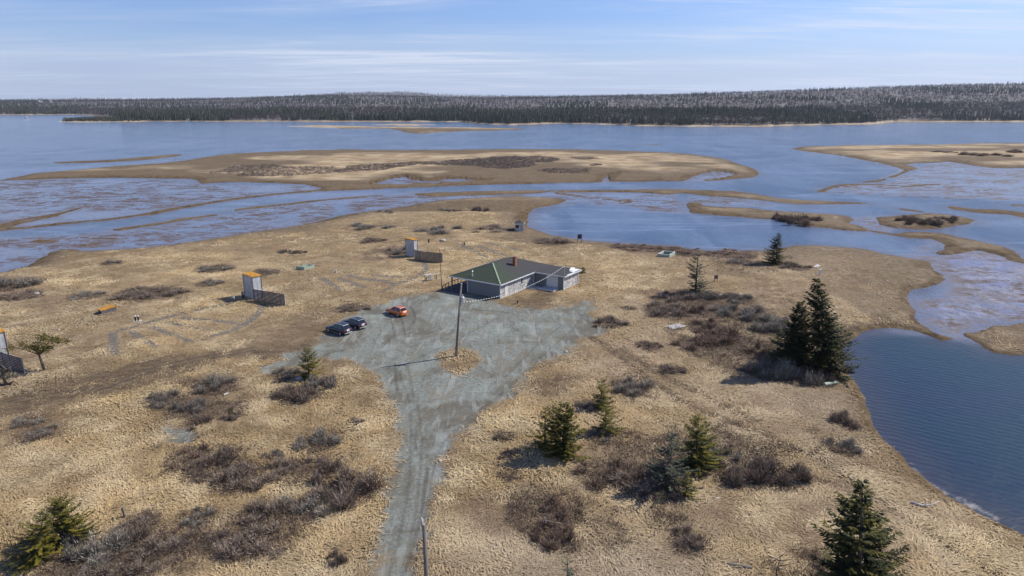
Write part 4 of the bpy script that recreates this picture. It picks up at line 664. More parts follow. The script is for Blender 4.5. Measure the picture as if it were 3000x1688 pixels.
# small posts, control posts, boundary markers
def post(px, py, hgt, w, label, mat, capm=None, nm='marker_post', lean=0):
    p = gt(px, py); e = empty(nm, p, label, 'post'); m = MB(); m.beam((0, 0, -.2), (lean, 0, hgt), w, w); m.build('shaft', mat, e)
    m = MB(); m.beam((lean, 0, hgt-.005), (lean*1.05, 0, hgt+.07), w*1.25, w*1.25); m.build('cap', capm or mat, e); return e
post(1256, 712, .95, .32, 'short dark post standing right of the far tower', M_darkw)
post(1360, 719, .75, .3, 'stubby dark post with a white foot behind the clubhouse roof', M_darkw, M_darkw)
cpz = gt(401.5, 941); e = empty('control_post', cpz, 'pair of short dark posts with white caps on a concrete pad in the fan', 'post'); e.rotation_euler = (0, 0, .2)
for x in (-.22, .22): MB().box((x-.1, -.1, 0), (x+.1, .1, .8)).build('shaft', M_blackm, e); MB().box((x-.12, -.12, .8), (x+.12, .12, .98)).build('cap', M_white, e)
MB().box((-.5, -.4, -.2), (.7, .5, .07)).build('pad', M_conc, e)
post(984, 800, .55, .35, 'squat grey stump between the two towers', M_grey)
post(2401, 806, 1.15, .28, 'white broken marker post behind the tall spruces', M_white, None, 'marker_post', .12)
post(2193, 802, .75, .13, 'thin pale stake left of the broken white post', M_bleach)
post(1516, 889, .5, .25, 'low dark stake at the gravel edge before the clubhouse', M_darkw)
post(367, 1518, 1.0, .16, 'short leaning fence post right of the bottom-left spruces', M_pole, None, 'fence_post', -.08)
p = gt(2392, 782); m = MB(); m.beam((-.7, -.5, .1), (.7, .8, .35), .28, .05); m.beam((-.3, -.7, .08), (.9, .3, .3), .22, .05); o = m.build('white_plank', M_white); o.location = p; tag(o, 'white planks lying behind the broken marker post', 'plank')

# ------------------------------------------------------------ poles and wires
def utility_pole():
    p = gt(1335, 1045); e = empty('utility_pole', p, 'tall wooden utility pole with a grey transformer standing on the grass island', 'utility pole')
    top = np.array((hz(831, p[1])*0+ (1351.5-1500)/F*0, 0, 0)); zt = hz(831, p[1])-p[2]; xt = ray(1351.5, 831); xt = xt[0]/xt[1]*p[1]-p[0]
    m = MB(); m.tube([(0, 0, -.5), (xt*.5, 0, zt*.5), (xt, 0, zt)], [.19, .155, .12], 12); m.build('shaft', M_pole, e, smooth=True)
    m = MB(); m.tube([(xt, 0, zt-.02), (xt, 0, zt+.06)], .13, 12); m.build('cap', M_steel, e)
    zb = hz(887, p[1])-p[2]; zu = hz(869, p[1])-p[2]; fx = xt*(zb+zu)/2/zt+.38
    m = MB(); m.tube([(fx, -.1, zb), (fx, -.1, zb+.08), (fx, -.1, zu-.1), (fx, -.1, zu)], [.2, .25, .25, .18], 14); tr = m.build('transformer', M_steel, e, smooth=False, bevel=.02)
    m = MB(); m.tube([(fx, -.1, zu), (fx, -.1, zu+.3)], .05, 8); m.tube([(fx-.1, -.1, zu+.28), (fx+.1, -.1, zu+.28)], .035, 6); m.build('bushing', M_white, tr)
    m = MB(); m.beam((xt*.75, -.05, (zb+zu)/2+.2), (fx, -.1, (zb+zu)/2+.2), .08, .1); m.beam((xt*.75, -.05, (zb+zu)/2-.2), (fx, -.1, (zb+zu)/2-.2), .08, .1); m.build('bracket', M_blackm, e)
    m = MB(); m.tube([(xt*.93, -.16, zt*.93), (xt*.8, -.19, zt*.78), (xt*.55, -.2, zt*.6)], .025, 6); m.build('conduit', M_steel, e)
    return p+np.array((xt, 0, zt)), p+np.array((fx, -.1, zb+.1))
ptop, ptr = utility_pole()
nt_ = g(1243, 1540, 8.6); np_ = np.array((nt_[0], nt_[1], gz(*nt_))); e = empty('utility_pole', np_, 'dark wooden pole rising from the bottom edge beside the road', 'utility pole')
zt = 8.6-np_[2]; m = MB(); m.tube([(0.02, 0, -.5), (0, 0, zt)], [.19, .135], 12); m.build('shaft', M_pole, e, smooth=True)
m = MB(); m.tube([(-.1, .1, zt), (-.16, .16, zt+.28)], .05, 8); m.tube([(-.16, .16, zt+.26), (-.19, .19, zt+.42)], [.09, .06], 8); m.build('insulator', M_conc, e)
m = MB(); m.tube([(-.3, 0, zt-1.75), (.3, 0, zt-1.75)], .03, 6); m.build('through_bolt', M_blackm, e)
def cable(a, b, sag, n=40): t = np.linspace(0, 1, n)[:, None]; p = a*(1-t)+b*t; p[:, 2] -= sag*4*(t*(1-t))[:, 0]; return [tuple(q) for q in p]
def m_twist():
    t = NT('striped_service_cable'); w = t.new('ShaderNodeTexWave', wave_type='BANDS', bands_direction='X'); t.L(t.pos(), w.inputs['Vector']); w.inputs['Scale'].default_value = .85; w.inputs['Distortion'].default_value = 0
    return t.out(t.mix(t.ramp(w.outputs['Fac'], .45, .55), (.02, .02, .02), (.8, .8, .8)), .6)
mast = np.array((HB[0]+12.05*hc+6.95*hs, HB[1]+12.05*hs-6.95*hc, HZ+4.8))
o = MB().tube(cable(ptr, mast, 1.35), .033, 6).build('service_cable', m_twist()); tag(o, 'black and white twisted service cable from the transformer to the clubhouse', 'cable')
ntop = np_+np.array((-.16, .16, zt+.4))
o = MB().tube(cable(ptop+(0, -.05, -.2), ntop, .9), .005, 5).build('power_line', M_wire); tag(o, 'thin upper power line between the two wooden poles', 'cable')
o = MB().tube(cable(ptr+(0, 0, .3), np_+np.array((.3, 0, zt-1.75)), .8), .005, 5).build('neutral_line', M_wire); tag(o, 'thin lower line strung between the two wooden poles', 'cable')

# ------------------------------------------------------------ cars
M_tyre = plain('tyre_rubber', (.02, .02, .02), .85); M_rim = plain('alloy_rim', (.55, .56, .58), .35, .1, 5, .5); M_chrome = plain('silver_trim', (.6, .61, .63), .3, .1, 4, .5)
M_tail = plain('tail_lens', (.30, .012, .012), .25); M_plate = plain('number_plate', (.75, .77, .8), .5); M_lens = plain('headlamp_lens', (.6, .62, .65), .15); M_cglass = plain('car_glass', (.012, .016, .022), .06, .1, 3, 0, spec=.6)
def paint(name, c, metal=.25):
    t = NT(name); t.b.inputs['Coat Weight'].default_value = .6; t.b.inputs['Coat Roughness'].default_value = .05; return t.out(c, .32, metal)
def car(rear, front, L, Wd, Ht, label, mat, side=-1, belt=1.02):
    a, b = gt(*rear), gt(*front); d = (b-a)[:2]; d /= np.linalg.norm(d); nrm = np.array((d[1], -d[0])); mid = (a+b)[:2]/2+nrm*(Wd/2-.1)*1.0
    e = empty('parked_car', (mid[0], mid[1], gz(*mid)-.01), label, 'car', math.atan2(d[1], d[0]), 'cars parked on the gravel lot')
    hl, w = L/2, Wd/2
    st = [(-hl, .45, .80, .80), (-hl+.06, .32, .98, .9), (-hl+.3, .26, belt, .97), (-hl*.5, .24, belt+.02, 1.), (0, .24, belt, 1.), (hl*.42, .24, belt-.02, 1.), (hl*.6, .24, belt-.08, .98), (hl-.35, .26, .86, .95), (hl-.08, .32, .76, .84), (hl, .42, .66, .7)]
    m = MB(); k = 0
    for x, zb, zt, f in st:
        ww = w*f; m.v += [(x, y*ww, z) for y, z in ((-.9, zb), (-1, zb+.14), (-1.0, (zb+zt)/2), (-.97, zt-.08), (-.86, zt), (0, zt+.03), (.86, zt), (.97, zt-.08), (1.0, (zb+zt)/2), (1, zb+.14), (.9, zb))]
    n = 11
    for i in range(len(st)-1): m.f += [(i*n+j, i*n+(j+1) % n, (i+1)*n+(j+1) % n, (i+1)*n+j) for j in range(n)]
    m.f += [tuple(range(n)), tuple(range((len(st)-1)*n, len(st)*n))]
    m.build('body', mat, e, smooth=True)
    # cabin: pillars and roof in body colour, panes set 8 mm proud
    cb = [(-hl+.22, belt-.04), (hl*.40, belt-.06)]; rf = [(-hl+.55, Ht-.03), (-hl*.3, Ht), (hl*.02, Ht-.02)]
    bw, rw = w*.88, w*.66
    m = MB(); V = [(cb[0][0], bw, cb[0][1]), (rf[0][0], rw, rf[0][1]), (rf[1][0], rw*1.03, rf[1][1]), (rf[2][0], rw, rf[2][1]), (cb[1][0], bw, cb[1][1])]
    V2 = [(x, -y, z) for x, y, z in V]; m.add(V+V2, [(0, 1, 2, 3, 4), (9, 8, 7, 6, 5), (0, 5, 6, 1), (1, 6, 7, 2), (2, 7, 8, 3), (3, 8, 9, 4)]); m.build('cabin', mat, e, bevel=.06)
    def pane(pts, off): 
        c = np.array(pts, float); cc = c.mean(0); c = cc+(c-cc)*.86; nn = np.cross(c[1]-c[0], c[2]-c[0]); nn /= np.linalg.norm(nn); ctr = np.array((0, 0, 1.2)); nn = nn if np.dot(nn, cc-ctr) > 0 else -nn
        return [tuple(p+nn*off) for p in c]
    for s in (1, -1):
        q = lambda i: (V if s > 0 else V2)[i]
        mx = lambda t0, i, j: tuple(np.array(q(i))*(1-t0)+np.array(q(j))*t0)
        for (pa, pb, pc, pd) in ((q(0), mx(.42, 0, 4), mx(.5, 1, 3), q(1)), (mx(.45, 0, 4), q(4), q(3), mx(.53, 1, 3))): MB().add(pane([pa, pb, pc, pd], .012), [(0, 1, 2, 3)]).build('side_window', M_cglass, e)
    MB().add(pane([V[0], V2[0], V2[1], V[1]], .014), [(0, 1, 2, 3)]).build('rear_window', M_cglass, e)
    MB().add(pane([V[4], V2[4], V2[3], V[3]], .014), [(0, 1, 2, 3)]).build('windscreen', M_cglass, e)
    MB().beam((-hl+.55, rw*.9, Ht+.04), (hl*.0, rw*.92, Ht+.04), .05, .04).build('roof_rail', M_chrome, e); MB().beam((-hl+.55, -rw*.9, Ht+.04), (hl*.0, -rw*.92, Ht+.04), .05, .04).build('roof_rail', M_chrome, e)
    for x in (-hl*.60, hl*.62):
        for s in (1, -1):
            t = MB(); y = s*(w-.13); t.tube([(x, y-.11, .34), (x, y-.09, .34), (x, y+.09, .34), (x, y+.11, .34)], [.30, .345, .345, .30], 18); T = t.build('wheel', M_tyre, e)
            MB().tube([(x, y+s*.10, .34), (x, y+s*.125, .34)], [.23, .20], 14).build('rim', M_rim, T)
    for s in (1, -1):
        MB().box((-hl+.02, s*w*.72-.17, .80), (-hl+.14, s*w*.72+.17, .96)).build('tail_light', M_tail, e); MB().box((hl-.28, s*w*.66-.17, .60), (hl-.06, s*w*.66+.17, .74)).build('headlight', M_lens, e)
        MB().box((hl*.3, s*(w+.06)-.09, belt-.02), (hl*.38, s*(w+.06)+.09, belt+.12)).build('mirror', mat, e)
    MB().box((-hl-.03, -.27, .72), (-hl+.02, .27, .86)).build('number_plate', M_plate, e); MB().box((-hl-.07, -w*.78, .38), (-hl+.2, w*.78, .47)).build('bumper', M_chrome if 'orange' not in label else mat, e)
    MB().box((-hl*.42, w-.02, .28), (hl*.42, w+.012, .34)).box((-hl*.42, -w-.012, .28), (hl*.42, -w+.02, .34)).build('sill_trim', M_chrome if 'nearest' in label else M_blackm, e)
car((999, 983.5), (962, 972.5), 4.65, 1.88, 1.66, 'dark navy SUV parked nearest the camera with silver bumper trim', paint('navy_paint', (.006, .009, .02)))
car((1041.5, 966), (1009, 956), 4.75, 1.9, 1.62, 'black SUV parked behind the navy one, showing its pale plate', paint('black_paint', (.007, .008, .013)))
car((1166, 928.5), (1138, 920), 4.3, 1.83, 1.58, 'orange compact SUV parked alone near the clubhouse', paint('orange_paint', (.50, .125, .018), .15))

# ------------------------------------------------------------ people
def skin_obj(name, joints, edges, mat, parent):
    me = bpy.data.meshes.new(name); me.from_pydata([j[:3] for j in joints], edges, []); o = bpy.data.objects.new(name, me); COL.objects.link(o); o.parent = parent
    md = o.modifiers.new('skin', 'SKIN'); sv = me.skin_vertices[0].data
    for i, j in enumerate(joints): sv[i].radius = (j[3], j[3] if len(j) < 5 else j[4])
    sv[0].use_root = True; su = o.modifiers.new('sub', 'SUBSURF'); su.levels = su.render_levels = 2; me.materials.append(mat); return o
M_skin = plain('skin', (.45, .28, .2), .6, .05)
def person(pp, rz, label, top, legs, hairc, stride):
    p = gt(*pp); e = empty('person', (p[0], p[1], p[2]), label, 'person', rz); s = stride
    J = [(0, 0, .92, .13, .1), (0, 0, 1.15, .13, .1), (0, 0, 1.38, .15, .1), (0, 0, 1.47, .06), (0, -.02, 1.56, .075, .085), (0, -.02, 1.66, .08, .09), (.09, 0, .88, .085), (.1, -s*.5+.03, .48, .06), (.1, -s, .08, .045), (.1, -s-.16, .03, .035),
         (-.09, 0, .88, .085), (-.1, s*.4+.05, .48, .06), (-.1, s, .1, .045), (-.1, s-.15, .04, .035), (.19, 0, 1.36, .06), (.25, s*.4, 1.1, .045), (.24, s*.4-.16, .9, .036), (.235, s*.4-.24, .84, .03), (-.19, 0, 1.36, .06), (-.25, -s*.4, 1.1, .045), (-.24, -s*.4-.18, .92, .036), (-.235, -s*.4-.26, .87, .03)]
    E = [(0, 1), (1, 2), (2, 3), (3, 4), (4, 5), (0, 6), (6, 7), (7, 8), (8, 9), (0, 10), (10, 11), (11, 12), (12, 13), (2, 14), (14, 15), (15, 16), (16, 17), (2, 18), (18, 19), (19, 20), (20, 21)]
    skin_obj('body', J, E, M_skin, e); g_ = lambda ids, k: [(*J[i][:3], *[r+k for r in J[i][3:]]) for i in ids]
    skin_obj('jacket', g_([0, 1, 2, 14, 15, 16, 18, 19, 20], .022), [(0, 1), (1, 2), (2, 3), (3, 4), (4, 5), (2, 6), (6, 7), (7, 8)], top, e)
    skin_obj('trousers', g_([0, 6, 7, 8, 10, 11, 12], .02), [(0, 1), (1, 2), (2, 3), (0, 4), (4, 5), (5, 6)], legs, e)
    skin_obj('hair', [(0, .02, 1.60, .08, .08), (0, .015, 1.69, .085, .085)], [(0, 1)], hairc, e)
    for x in (.035, -.035): MB().tube([(x, -.105, 1.625), (x, -.112, 1.625)], .012, 6).build('eye', M_blackm, e)
    for x, y in ((.1, -s-.08), (-.1, s-.07)): MB().box((x-.05, y-.15, -.01), (x+.05, y+.1, .09)).build('shoe', M_blackm, e, bevel=.03)
M_hair = plain('dark_hair', (.03, .02, .015), .6)
person((685.5, 889), -.7, 'person in a pale top and dark trousers walking left of the tower', plain('pale_top', (.6, .6, .62), .8), plain('black_trousers', (.02, .02, .025), .8), M_hair, .24)
person((713, 876), .5, 'person in dark clothes standing in the shadow of the tower', plain('slate_jacket', (.10, .12, .16), .8), plain('navy_trousers', (.02, .022, .035), .8), M_hair, .05)
# ------------------------------------------------------------ foliage materials
def foliage(name, attr='tint', rough=.75, trans=0.):
    t = NT(name); c = t.attr(attr, 'Color'); oi = t.new('ShaderNodeObjectInfo'); h = t.new('ShaderNodeHueSaturation'); t.L(c, h.inputs['Color']); t.inp(h.inputs['Value'], t.ramp(oi.outputs['Random'], 0, 1, .86, 1.14))
    return t.out(h.outputs[0], rough, 0, .2)
M_fol = foliage('foliage'); M_twig = foliage('bare_twigs', rough=.85); M_grass = foliage('dry_grass', rough=.8); M_wood = foliage('woodland', rough=.9)
def unit(a): return a/(np.linalg.norm(a, axis=-1, keepdims=True)+1e-9)
def tri_mesh(name, T, col, mat, parent=None):      # T: (n,3,3) triangles, col (n,3)
    n = len(T); return link_np(name, T.reshape(-1, 3), np.arange(3*n), np.full(n, 3), mat, parent, dict(tint=np.repeat(col, 3, 0)))
def quad_mesh(name, Q, col, mat, parent=None):
    n = len(Q); return link_np(name, Q.reshape(-1, 3), np.arange(4*n), np.full(n, 4), mat, parent, dict(tint=np.repeat(col, 4, 0)))
def twigs(C, R, Hh, n, w, rng, cols):
    """bare shrubs: n twigs per centre; long stems from the base plus short twiglets near the surface"""
    N = len(C); C = np.repeat(C, n, 0); R = np.repeat(R, n); Hh = np.repeat(Hh, n); M = N*n
    th = rng.uniform(0, 2*math.pi, M); el = np.arcsin(rng.uniform(.05, 1, M)); rr = rng.uniform(.62, 1.02, M)*(1+.28*np.sin(3*th+1.3)*np.cos(el)+.15*np.sin(7*th+el*5))
    D = np.stack([np.cos(el)*np.cos(th)*R*rr, np.cos(el)*np.sin(th)*R*rr, np.sin(el)*Hh*rr], 1); tip = C+D
    k = rng.uniform(0, 1, M) < .38; base = np.where(k[:, None], C+D*[.38, .38, 0]*rng.uniform(0, 1, (M, 1)), C+D*rng.uniform(.45, .9, (M, 1)))
    off = rng.normal(0, 1, (M, 3))*[1, 1, .6]; tip = np.where(k[:, None], tip, base+(unit(D)+unit(off)*.9+[0, 0, .35])*(R*rng.uniform(.16, .38, M))[:, None])
    tip[:, 2] = np.maximum(tip[:, 2], C[:, 2]+.02); d = unit(tip-base); s = unit(np.cross(d, rng.normal(0, 1, (M, 3)))); wd = (w*np.where(k, 1.0, .8)*rng.uniform(.6, 1.3, M))[:, None]
    T = np.stack([base-s*wd, base+s*wd, tip], 1); ci = rng.integers(0, len(cols), M); col = np.array(cols)[ci]*rng.uniform(.7, 1.25, (M, 1)); return T, col
TW = [(.25, .19, .145), (.185, .14, .105), (.33, .26, .20), (.125, .092, .07)]
TWR = [(.22, .15, .105), (.17, .112, .08), (.29, .21, .155), (.115, .078, .056)]
TWG = [(.29, .255, .205), (.215, .19, .155), (.38, .34, .28), (.145, .125, .1)]
PROTO = {}
for kind, cols in (('brown', TW), ('red', TWR), ('grey', TWG)):
    PROTO[kind] = []
    for s in range(3):
        rg = np.random.default_rng(50+s+len(kind)*7); nl = 9
        a = rg.uniform(0, 6.28, nl); q = rg.uniform(.2, .95, nl)**.8; C = np.stack([np.cos(a)*q, np.sin(a)*q, np.zeros(nl)], 1); C[0] = 0
        T, col = twigs(C, rg.uniform(.2, .5, nl), rg.uniform(.4, 1.05, nl), 520, .0115, rg, cols); o = tri_mesh('bush_mesh', T, col, M_twig); PROTO[kind].append(o.data); bpy.data.objects.remove(o)
BUSH = []
def bush(px, py, hw, hpx, kind, label):
    p = gt(px, py); dep = p[1]*CP+(H-p[2])*SP; R = hw*(1.12 if py > 900 else 1.0)*dep/F; Hh = max(.5, hpx*dep/F*(.92 if py > 900 else .8)); i = len(BUSH)
    o = bpy.data.objects.new('bare_bush', PROTO[kind][i % 3]); COL.objects.link(o); o.location = (p[0], p[1], p[2]-.05); o.scale = (R, R*random.uniform(.85, 1.15)*1.05, Hh); o.rotation_euler = (0, 0, random.uniform(0, 6.28))
    tag(o, label, 'bush', 'leafless bushes on the dry grassland'); BUSH.append((p[0], p[1], R))
for a in BUSHES: bush(*a)

# dense brush that reads as one mass on the middle island
BR = Z1([(1600,690),(1750,645),(2000,622),(2200,640),(2576,640),(2576,680),(2300,705),(2000,718),(1800,715)])
BRS = [BR, Z2([(0,640),(300,622),(700,605),(900,590),(1100,575),(1300,562),(1500,560),(1660,575),(1640,600),(1500,612),(1400,650),(1250,660),(1000,640),(800,628),(600,630),(300,665),(0,690)]), Z2([(1680,570),(1850,565),(1940,582),(1800,588)]), Z2([(1420,670),(1600,655),(1880,662),(1850,690),(1550,692)]), Z2([(1850,630),(1910,615),(1975,628),(1900,638)])]
pts = []
for b in BRS:
    P = onto(b, -.3); m = 30000; xs = RNG.uniform(P[:, 0].min(), P[:, 0].max(), m); ys = RNG.uniform(P[:, 1].min(), P[:, 1].max(), m); k = sdf_poly(xs, ys, P)+fbm(xs/12, ys/12, 3, 6)*14 > 0; pts.append(np.stack([xs[k], ys[k]], 1)[:int(.26*(np.ptp(P[:, 0])*np.ptp(P[:, 1])))])
pts = np.vstack(pts); C = np.column_stack([pts, terrain(pts[:, 0], pts[:, 1])-.1]); n = len(C)
T, col = twigs(C, RNG.uniform(.7, 1.6, n), RNG.uniform(.4, 1.1, n), 20, .085, RNG, [(.17, .135, .115), (.14, .11, .10), (.20, .16, .14), (.11, .085, .075)])
o = tri_mesh('island_brush', T, col, M_twig); o['kind'] = 'stuff'; o['label'] = 'dense dark leafless brush covering the middle island'

# low undergrowth between the bushes
n = 150000; s_ = RNG.uniform(-.95, .95, n); y_ = 42*(235/42.)**RNG.uniform(0, 1, n); x_ = s_*y_; tt = terrain(x_, y_, True); k = (tt[7] > .25) & (RNG.uniform(0, 1, n) < tt[7]*.65) & (tt[1] < .1) & (tt[6] > 1.5)
C = np.column_stack([x_[k], y_[k], tt[0][k]-.03]); n = len(C); T, col = twigs(C, RNG.uniform(.35, .9, n)*(.7+C[:, 1]/200), RNG.uniform(.25, .7, n), 22, .022, RNG, TW+TWR)
o = tri_mesh('low_brush', T, col*.9, M_twig); o['kind'] = 'stuff'; o['label'] = 'low dark undergrowth spread between the bushes'
# ------------------------------------------------------------ spruces
GRN = [(.115, .10, .014), (.078, .076, .013), (.165, .135, .016), (.045, .05, .012)]
GRD = [(.05, .054, .014), (.032, .038, .012), (.085, .08, .016), (.022, .028, .01)]
GRM = [(.06, .058, .011), (.034, .038, .01), (.092, .084, .014), (.02, .025, .008)]
GRY = [(.075, .085, .055), (.055, .062, .04), (.10, .105, .07), (.09, .075, .06)]
def spruce(px, py, toppy, rad, label, cols, dens=1.0, low=.04, kind='spruce_tree', lean=0, power=.85, top_px=None, gaps=0.):
    fine = .62 if py > 1500 else .8
    rg = np.random.default_rng(int(px*7+py)); th0 = rg.uniform(0, 6.28); amp = rg.uniform(.12, .34); p = gt(px, py); h = hz(toppy, p[1], px)-p[2]; e = empty(kind, p, label, 'tree', 0, 'evergreen trees on the near land' if kind == 'spruce_tree' else None)
    lean = 0 if top_px is None else (ray(top_px, toppy)[0]/ray(top_px, toppy)[1]*p[1]-p[0]); tx = lambda z: lean*(z/h)**1.2
    m = MB(); m.tube([(0, 0, -.3), (tx(h*.5), 0, h*.5), (tx(h), 0, h*.98)], [h*.02+.04, h*.011+.025, .012], 8); m.build('trunk', M_bark, e, smooth=True)
    Q = []; K = []; z = h*low; step = .30*max(.6, h/9)/dens**.5
    while z < h*.99:
        f = 1-z/h; Lm = rad*(f**power)*(1-.35*max(0, (.12-z/h)/.12))+.12; nb = max(4, int(round((6.5*dens)*(.6+f*.55))))
        whorl = rg.uniform(.72, 1.12)
        for b in range(nb):
            if rg.uniform() < gaps: continue
            th = rg.uniform(0, 6.283); L = Lm*rg.uniform(.55, 1.15)*(1+amp*math.cos(th-th0-z*.35))*whorl; dr = (-.28+.75*(z/h))*rg.uniform(.7, 1.3); d = np.array((math.cos(th), math.sin(th), 0.)); side = np.array((-d[1], d[0], 0)); n = max(3, int(L/(.16*fine*max(.7, h/9))))
            c0 = np.array(cols[rg.integers(len(cols))])*rg.uniform(.75, 1.25); zz = z+rg.uniform(-.5, .5)*step
            for k in range(n):
                t = (k+rg.uniform(.2, .9))/n
                if t < .12: continue
                pos = np.array((tx(zz), 0, zz))+d*L*t+np.array((0, 0, L*(dr*t+.22*t*t*t)))
                w = (.10+.30*(1-t)*min(1, L/1.6))*rg.uniform(.7, 1.3)*max(.55, min(1.3, h/8)); ln = .30*(.35+.65*fine)*rg.uniform(.7, 1.3)*max(.55, min(1.25, h/8))
                for s in (-1, 1):
                    ax = unit(d*.75+side*s*rg.uniform(.35, 1.1)+np.array((0, 0, rg.uniform(-.45, .2)))); wd = unit(np.cross(ax, np.array((rg.uniform(-.5, .5), rg.uniform(-.5, .5), 1.))))*.055*fine*max(.6, min(1.3, h/8))*rg.uniform(.8, 1.6)
                    a = pos; b_ = pos+ax*(ln+w*.8); Q.append([a-wd*.5, a+wd*.5, (a+b_)/2+wd*1.5, b_]); Q.append([a-wd*.5, (a+b_)/2+wd*1.2, b_, (a+b_)/2-wd*1.5]); K += [c0*rg.uniform(.85, 1.2)]*2
        z += step*rg.uniform(.75, 1.25)
    o = quad_mesh('crown', np.array(Q), np.clip(np.array(K), 0, 1), M_fol, e); return e
for a, k in [
 ((2510, 1755, 1408, 4.4, 'tall spruce with sparse top at the bottom right corner', GRM), dict(dens=1.25, top_px=2529, power=.95, gaps=.12)),
 ((2420, 1090, 816, 4.3, 'tallest dark spruce beside the pond', GRD), dict(dens=2.0, top_px=2392, power=.72)),
 ((2330, 1062, 886, 3.8, 'second tall spruce, left and behind the tallest one', GRD), dict(dens=1.8, power=.8, top_px=2345)),
 ((2372, 1060, 984, 1.1, 'slim yellow-green young spruce before the tallest one', GRN), dict(dens=1.0)),
 ((2272, 772, 682, 3.6, 'bushy spruce standing alone at the lagoon shore', GRD), dict(dens=1.15, power=.9)),
 ((2037, 858, 722, 3.0, 'sparse grey spruce rising from the brush right of the clubhouse', GRY), dict(dens=.8, gaps=.3, power=.8)),
 ((906, 1108, 1020, 2.5, 'young spruce at the fork of the dirt track and gravel lot', GRN), dict(dens=1.1, power=.8)),
 ((195, 1590, 1462, 2.6, 'round yellow-green spruce at the bottom left, taller of two', GRN), dict(dens=1.5, power=.6)),
 ((112, 1640, 1496, 2.6, 'thin-topped spruce at the bottom left, lower of two', GRN), dict(dens=1.1, power=.75, top_px=128)),
 ((1645, 1335, 1184, 3.3, 'broad young spruce in the right field', GRN), dict(dens=1.2, power=.62, top_px=1660, gaps=.1)),
 ((1596, 1310, 1192, 1.8, 'thin young spruce left of the broad one', GRN), dict(dens=.7, gaps=.2)),
 ((1760, 1195, 1110, 1.7, 'slender young spruce, upper of two in the right field', GRN), dict(dens=.9, power=.6)),
 ((1773, 1268, 1182, 1.9, 'slender young spruce, lower of two in the right field', GRN), dict(dens=.9, power=.55)),
 ((2036, 1370, 1222, 3.0, 'green spruce with one-sided boughs above the brown bushes', GRN), dict(dens=1.1, power=.6, gaps=.1)),
 ((1960, 1425, 1270, 3.1, 'grey dying spruce left of the one-sided spruce', GRY), dict(dens=.75, gaps=.25, power=.7)),
 ((1708, 800, 783, .8, 'small dark shrub spruce at the right corner of the clubhouse', GRD), dict(dens=1.2, power=.5)),
 ((2010, 1460, 1385, 1.2, 'small yellowing spruce below the dying one', GRN), dict(dens=.8, gaps=.2)),
 ((1660, 1760, 1630, 1.6, 'bare grey sapling at the bottom edge', GRY), dict(dens=.35, gaps=.5)),
 ((680, 1222, 1196, .5, 'tiny dark spruce in a hollow right of the gravel puddle', GRD), dict(dens=1.1))]: spruce(*a, **k)

# flat topped pine on the left
def flat_pine():
    rg = np.random.default_rng(12); p = gt(131, 1085); e = empty('flat_topped_pine', p, 'wind-shaped flat-topped tree with a bare trunk at left', 'tree'); h = hz(975, p[1], 131)-p[2]; s = p[1]*1.02/F
    L = lambda px, py: np.array(((px-131)*s*1.05, 0, (1085-py)*s*1.03))
    m = MB(); m.tube([(0, 0, -.3), L(126, 1055), L(123, 1035)], [.2, .15, .12], 8)
    tips = [(60, 1008), (90, 1012), (110, 1008), (125, 1000), (135, 975), (150, 995), (172, 982), (195, 1000), (165, 1010), (145, 1018)]
    for t in tips: q = L(*t); q[1] = rg.uniform(-1.1, 1.1); m.tube([L(123, 1036), (L(123, 1036)+q)/2+(0, 0, .2), q], [.08, .05, .02], 5)
    m.build('trunk', M_bark, e, smooth=True); Q = []; K = []
    cl = []
    for t in tips+[(75, 1006), (100, 1018), (115, 1020), (130, 1022), (140, 1008), (155, 1004), (185, 998), (132, 990), (150, 1012), (120, 1012), (172, 992), (142, 985)]:
        q = L(*t); q[1] = rg.uniform(-1.2, 1.2); cl.append(q)
    for q in cl:
        for _ in range(62):
            o = rg.normal(0, 1, 3)*[.36, .36, .2]; a = q+o; ax = unit(rg.normal(0, 1, 3)*[1, 1, .4]+[0, 0, .25]); w = unit(np.cross(ax, rg.normal(0, 1, 3)))*.05; b = a+ax*.34; Q += [[a-w*.4, a+w*.4, (a+b)/2+w, b], [a-w*.4, (a+b)/2+w, b, (a+b)/2-w]]; K += [np.array(GRN[rg.integers(4)])*rg.uniform(.8, 1.3)]*2
    quad_mesh('crown', np.array(Q), np.array(K), M_fol, e)
flat_pine()
# bare snags, stumps, driftwood
def snag(name, px, py, branches, mat, label, cat, r=.06, loc_z=0):
    p = gt(px, py); s = (p[1]*CP+(H-p[2])*SP)/F; rg = np.random.default_rng(int(px)); e = empty(name, p, label, cat); m = MB()
    for k, b in enumerate(branches):
        pts = [np.array(((x-px)*s, rg.uniform(-.25, .25), (py-y)*s*1.1+loc_z)) for x, y in b]; n = len(pts); m.tube(pts, [r*(1-.75*i/max(1, n-1))*(1.0 if k == 0 else .6) for i in range(n)], 6)
    m.build('trunk' if cat == 'tree' else 'wood', mat, e, smooth=True); return e
snag('bleached_snag', 276, 1578, [[(278, 1582), (274, 1565), (268, 1550)], [(274, 1566), (282, 1545), (290, 1534)], [(275, 1572), (266, 1560)], [(276, 1574), (284, 1570), (286, 1560)], [(276, 1570), (270, 1580)], [(274, 1560), (280, 1553)]], M_bleach, 'white bleached dead snag beside the bottom-left spruces', 'tree', .07)
snag('dead_tree', 2273, 1700, [[(2273, 1720), (2275, 1670), (2276, 1625)], [(2275, 1640), (2240, 1622), (2225, 1600)], [(2275, 1645), (2310, 1630)], [(2275, 1650), (2330, 1650)], [(2274, 1665), (2235, 1660)], [(2274, 1660), (2305, 1672)], [(2275, 1636), (2255, 1650)], [(2275, 1632), (2290, 1612)]], M_bark, 'bare grey dead tree left of the bottom-right spruce', 'tree', .07)
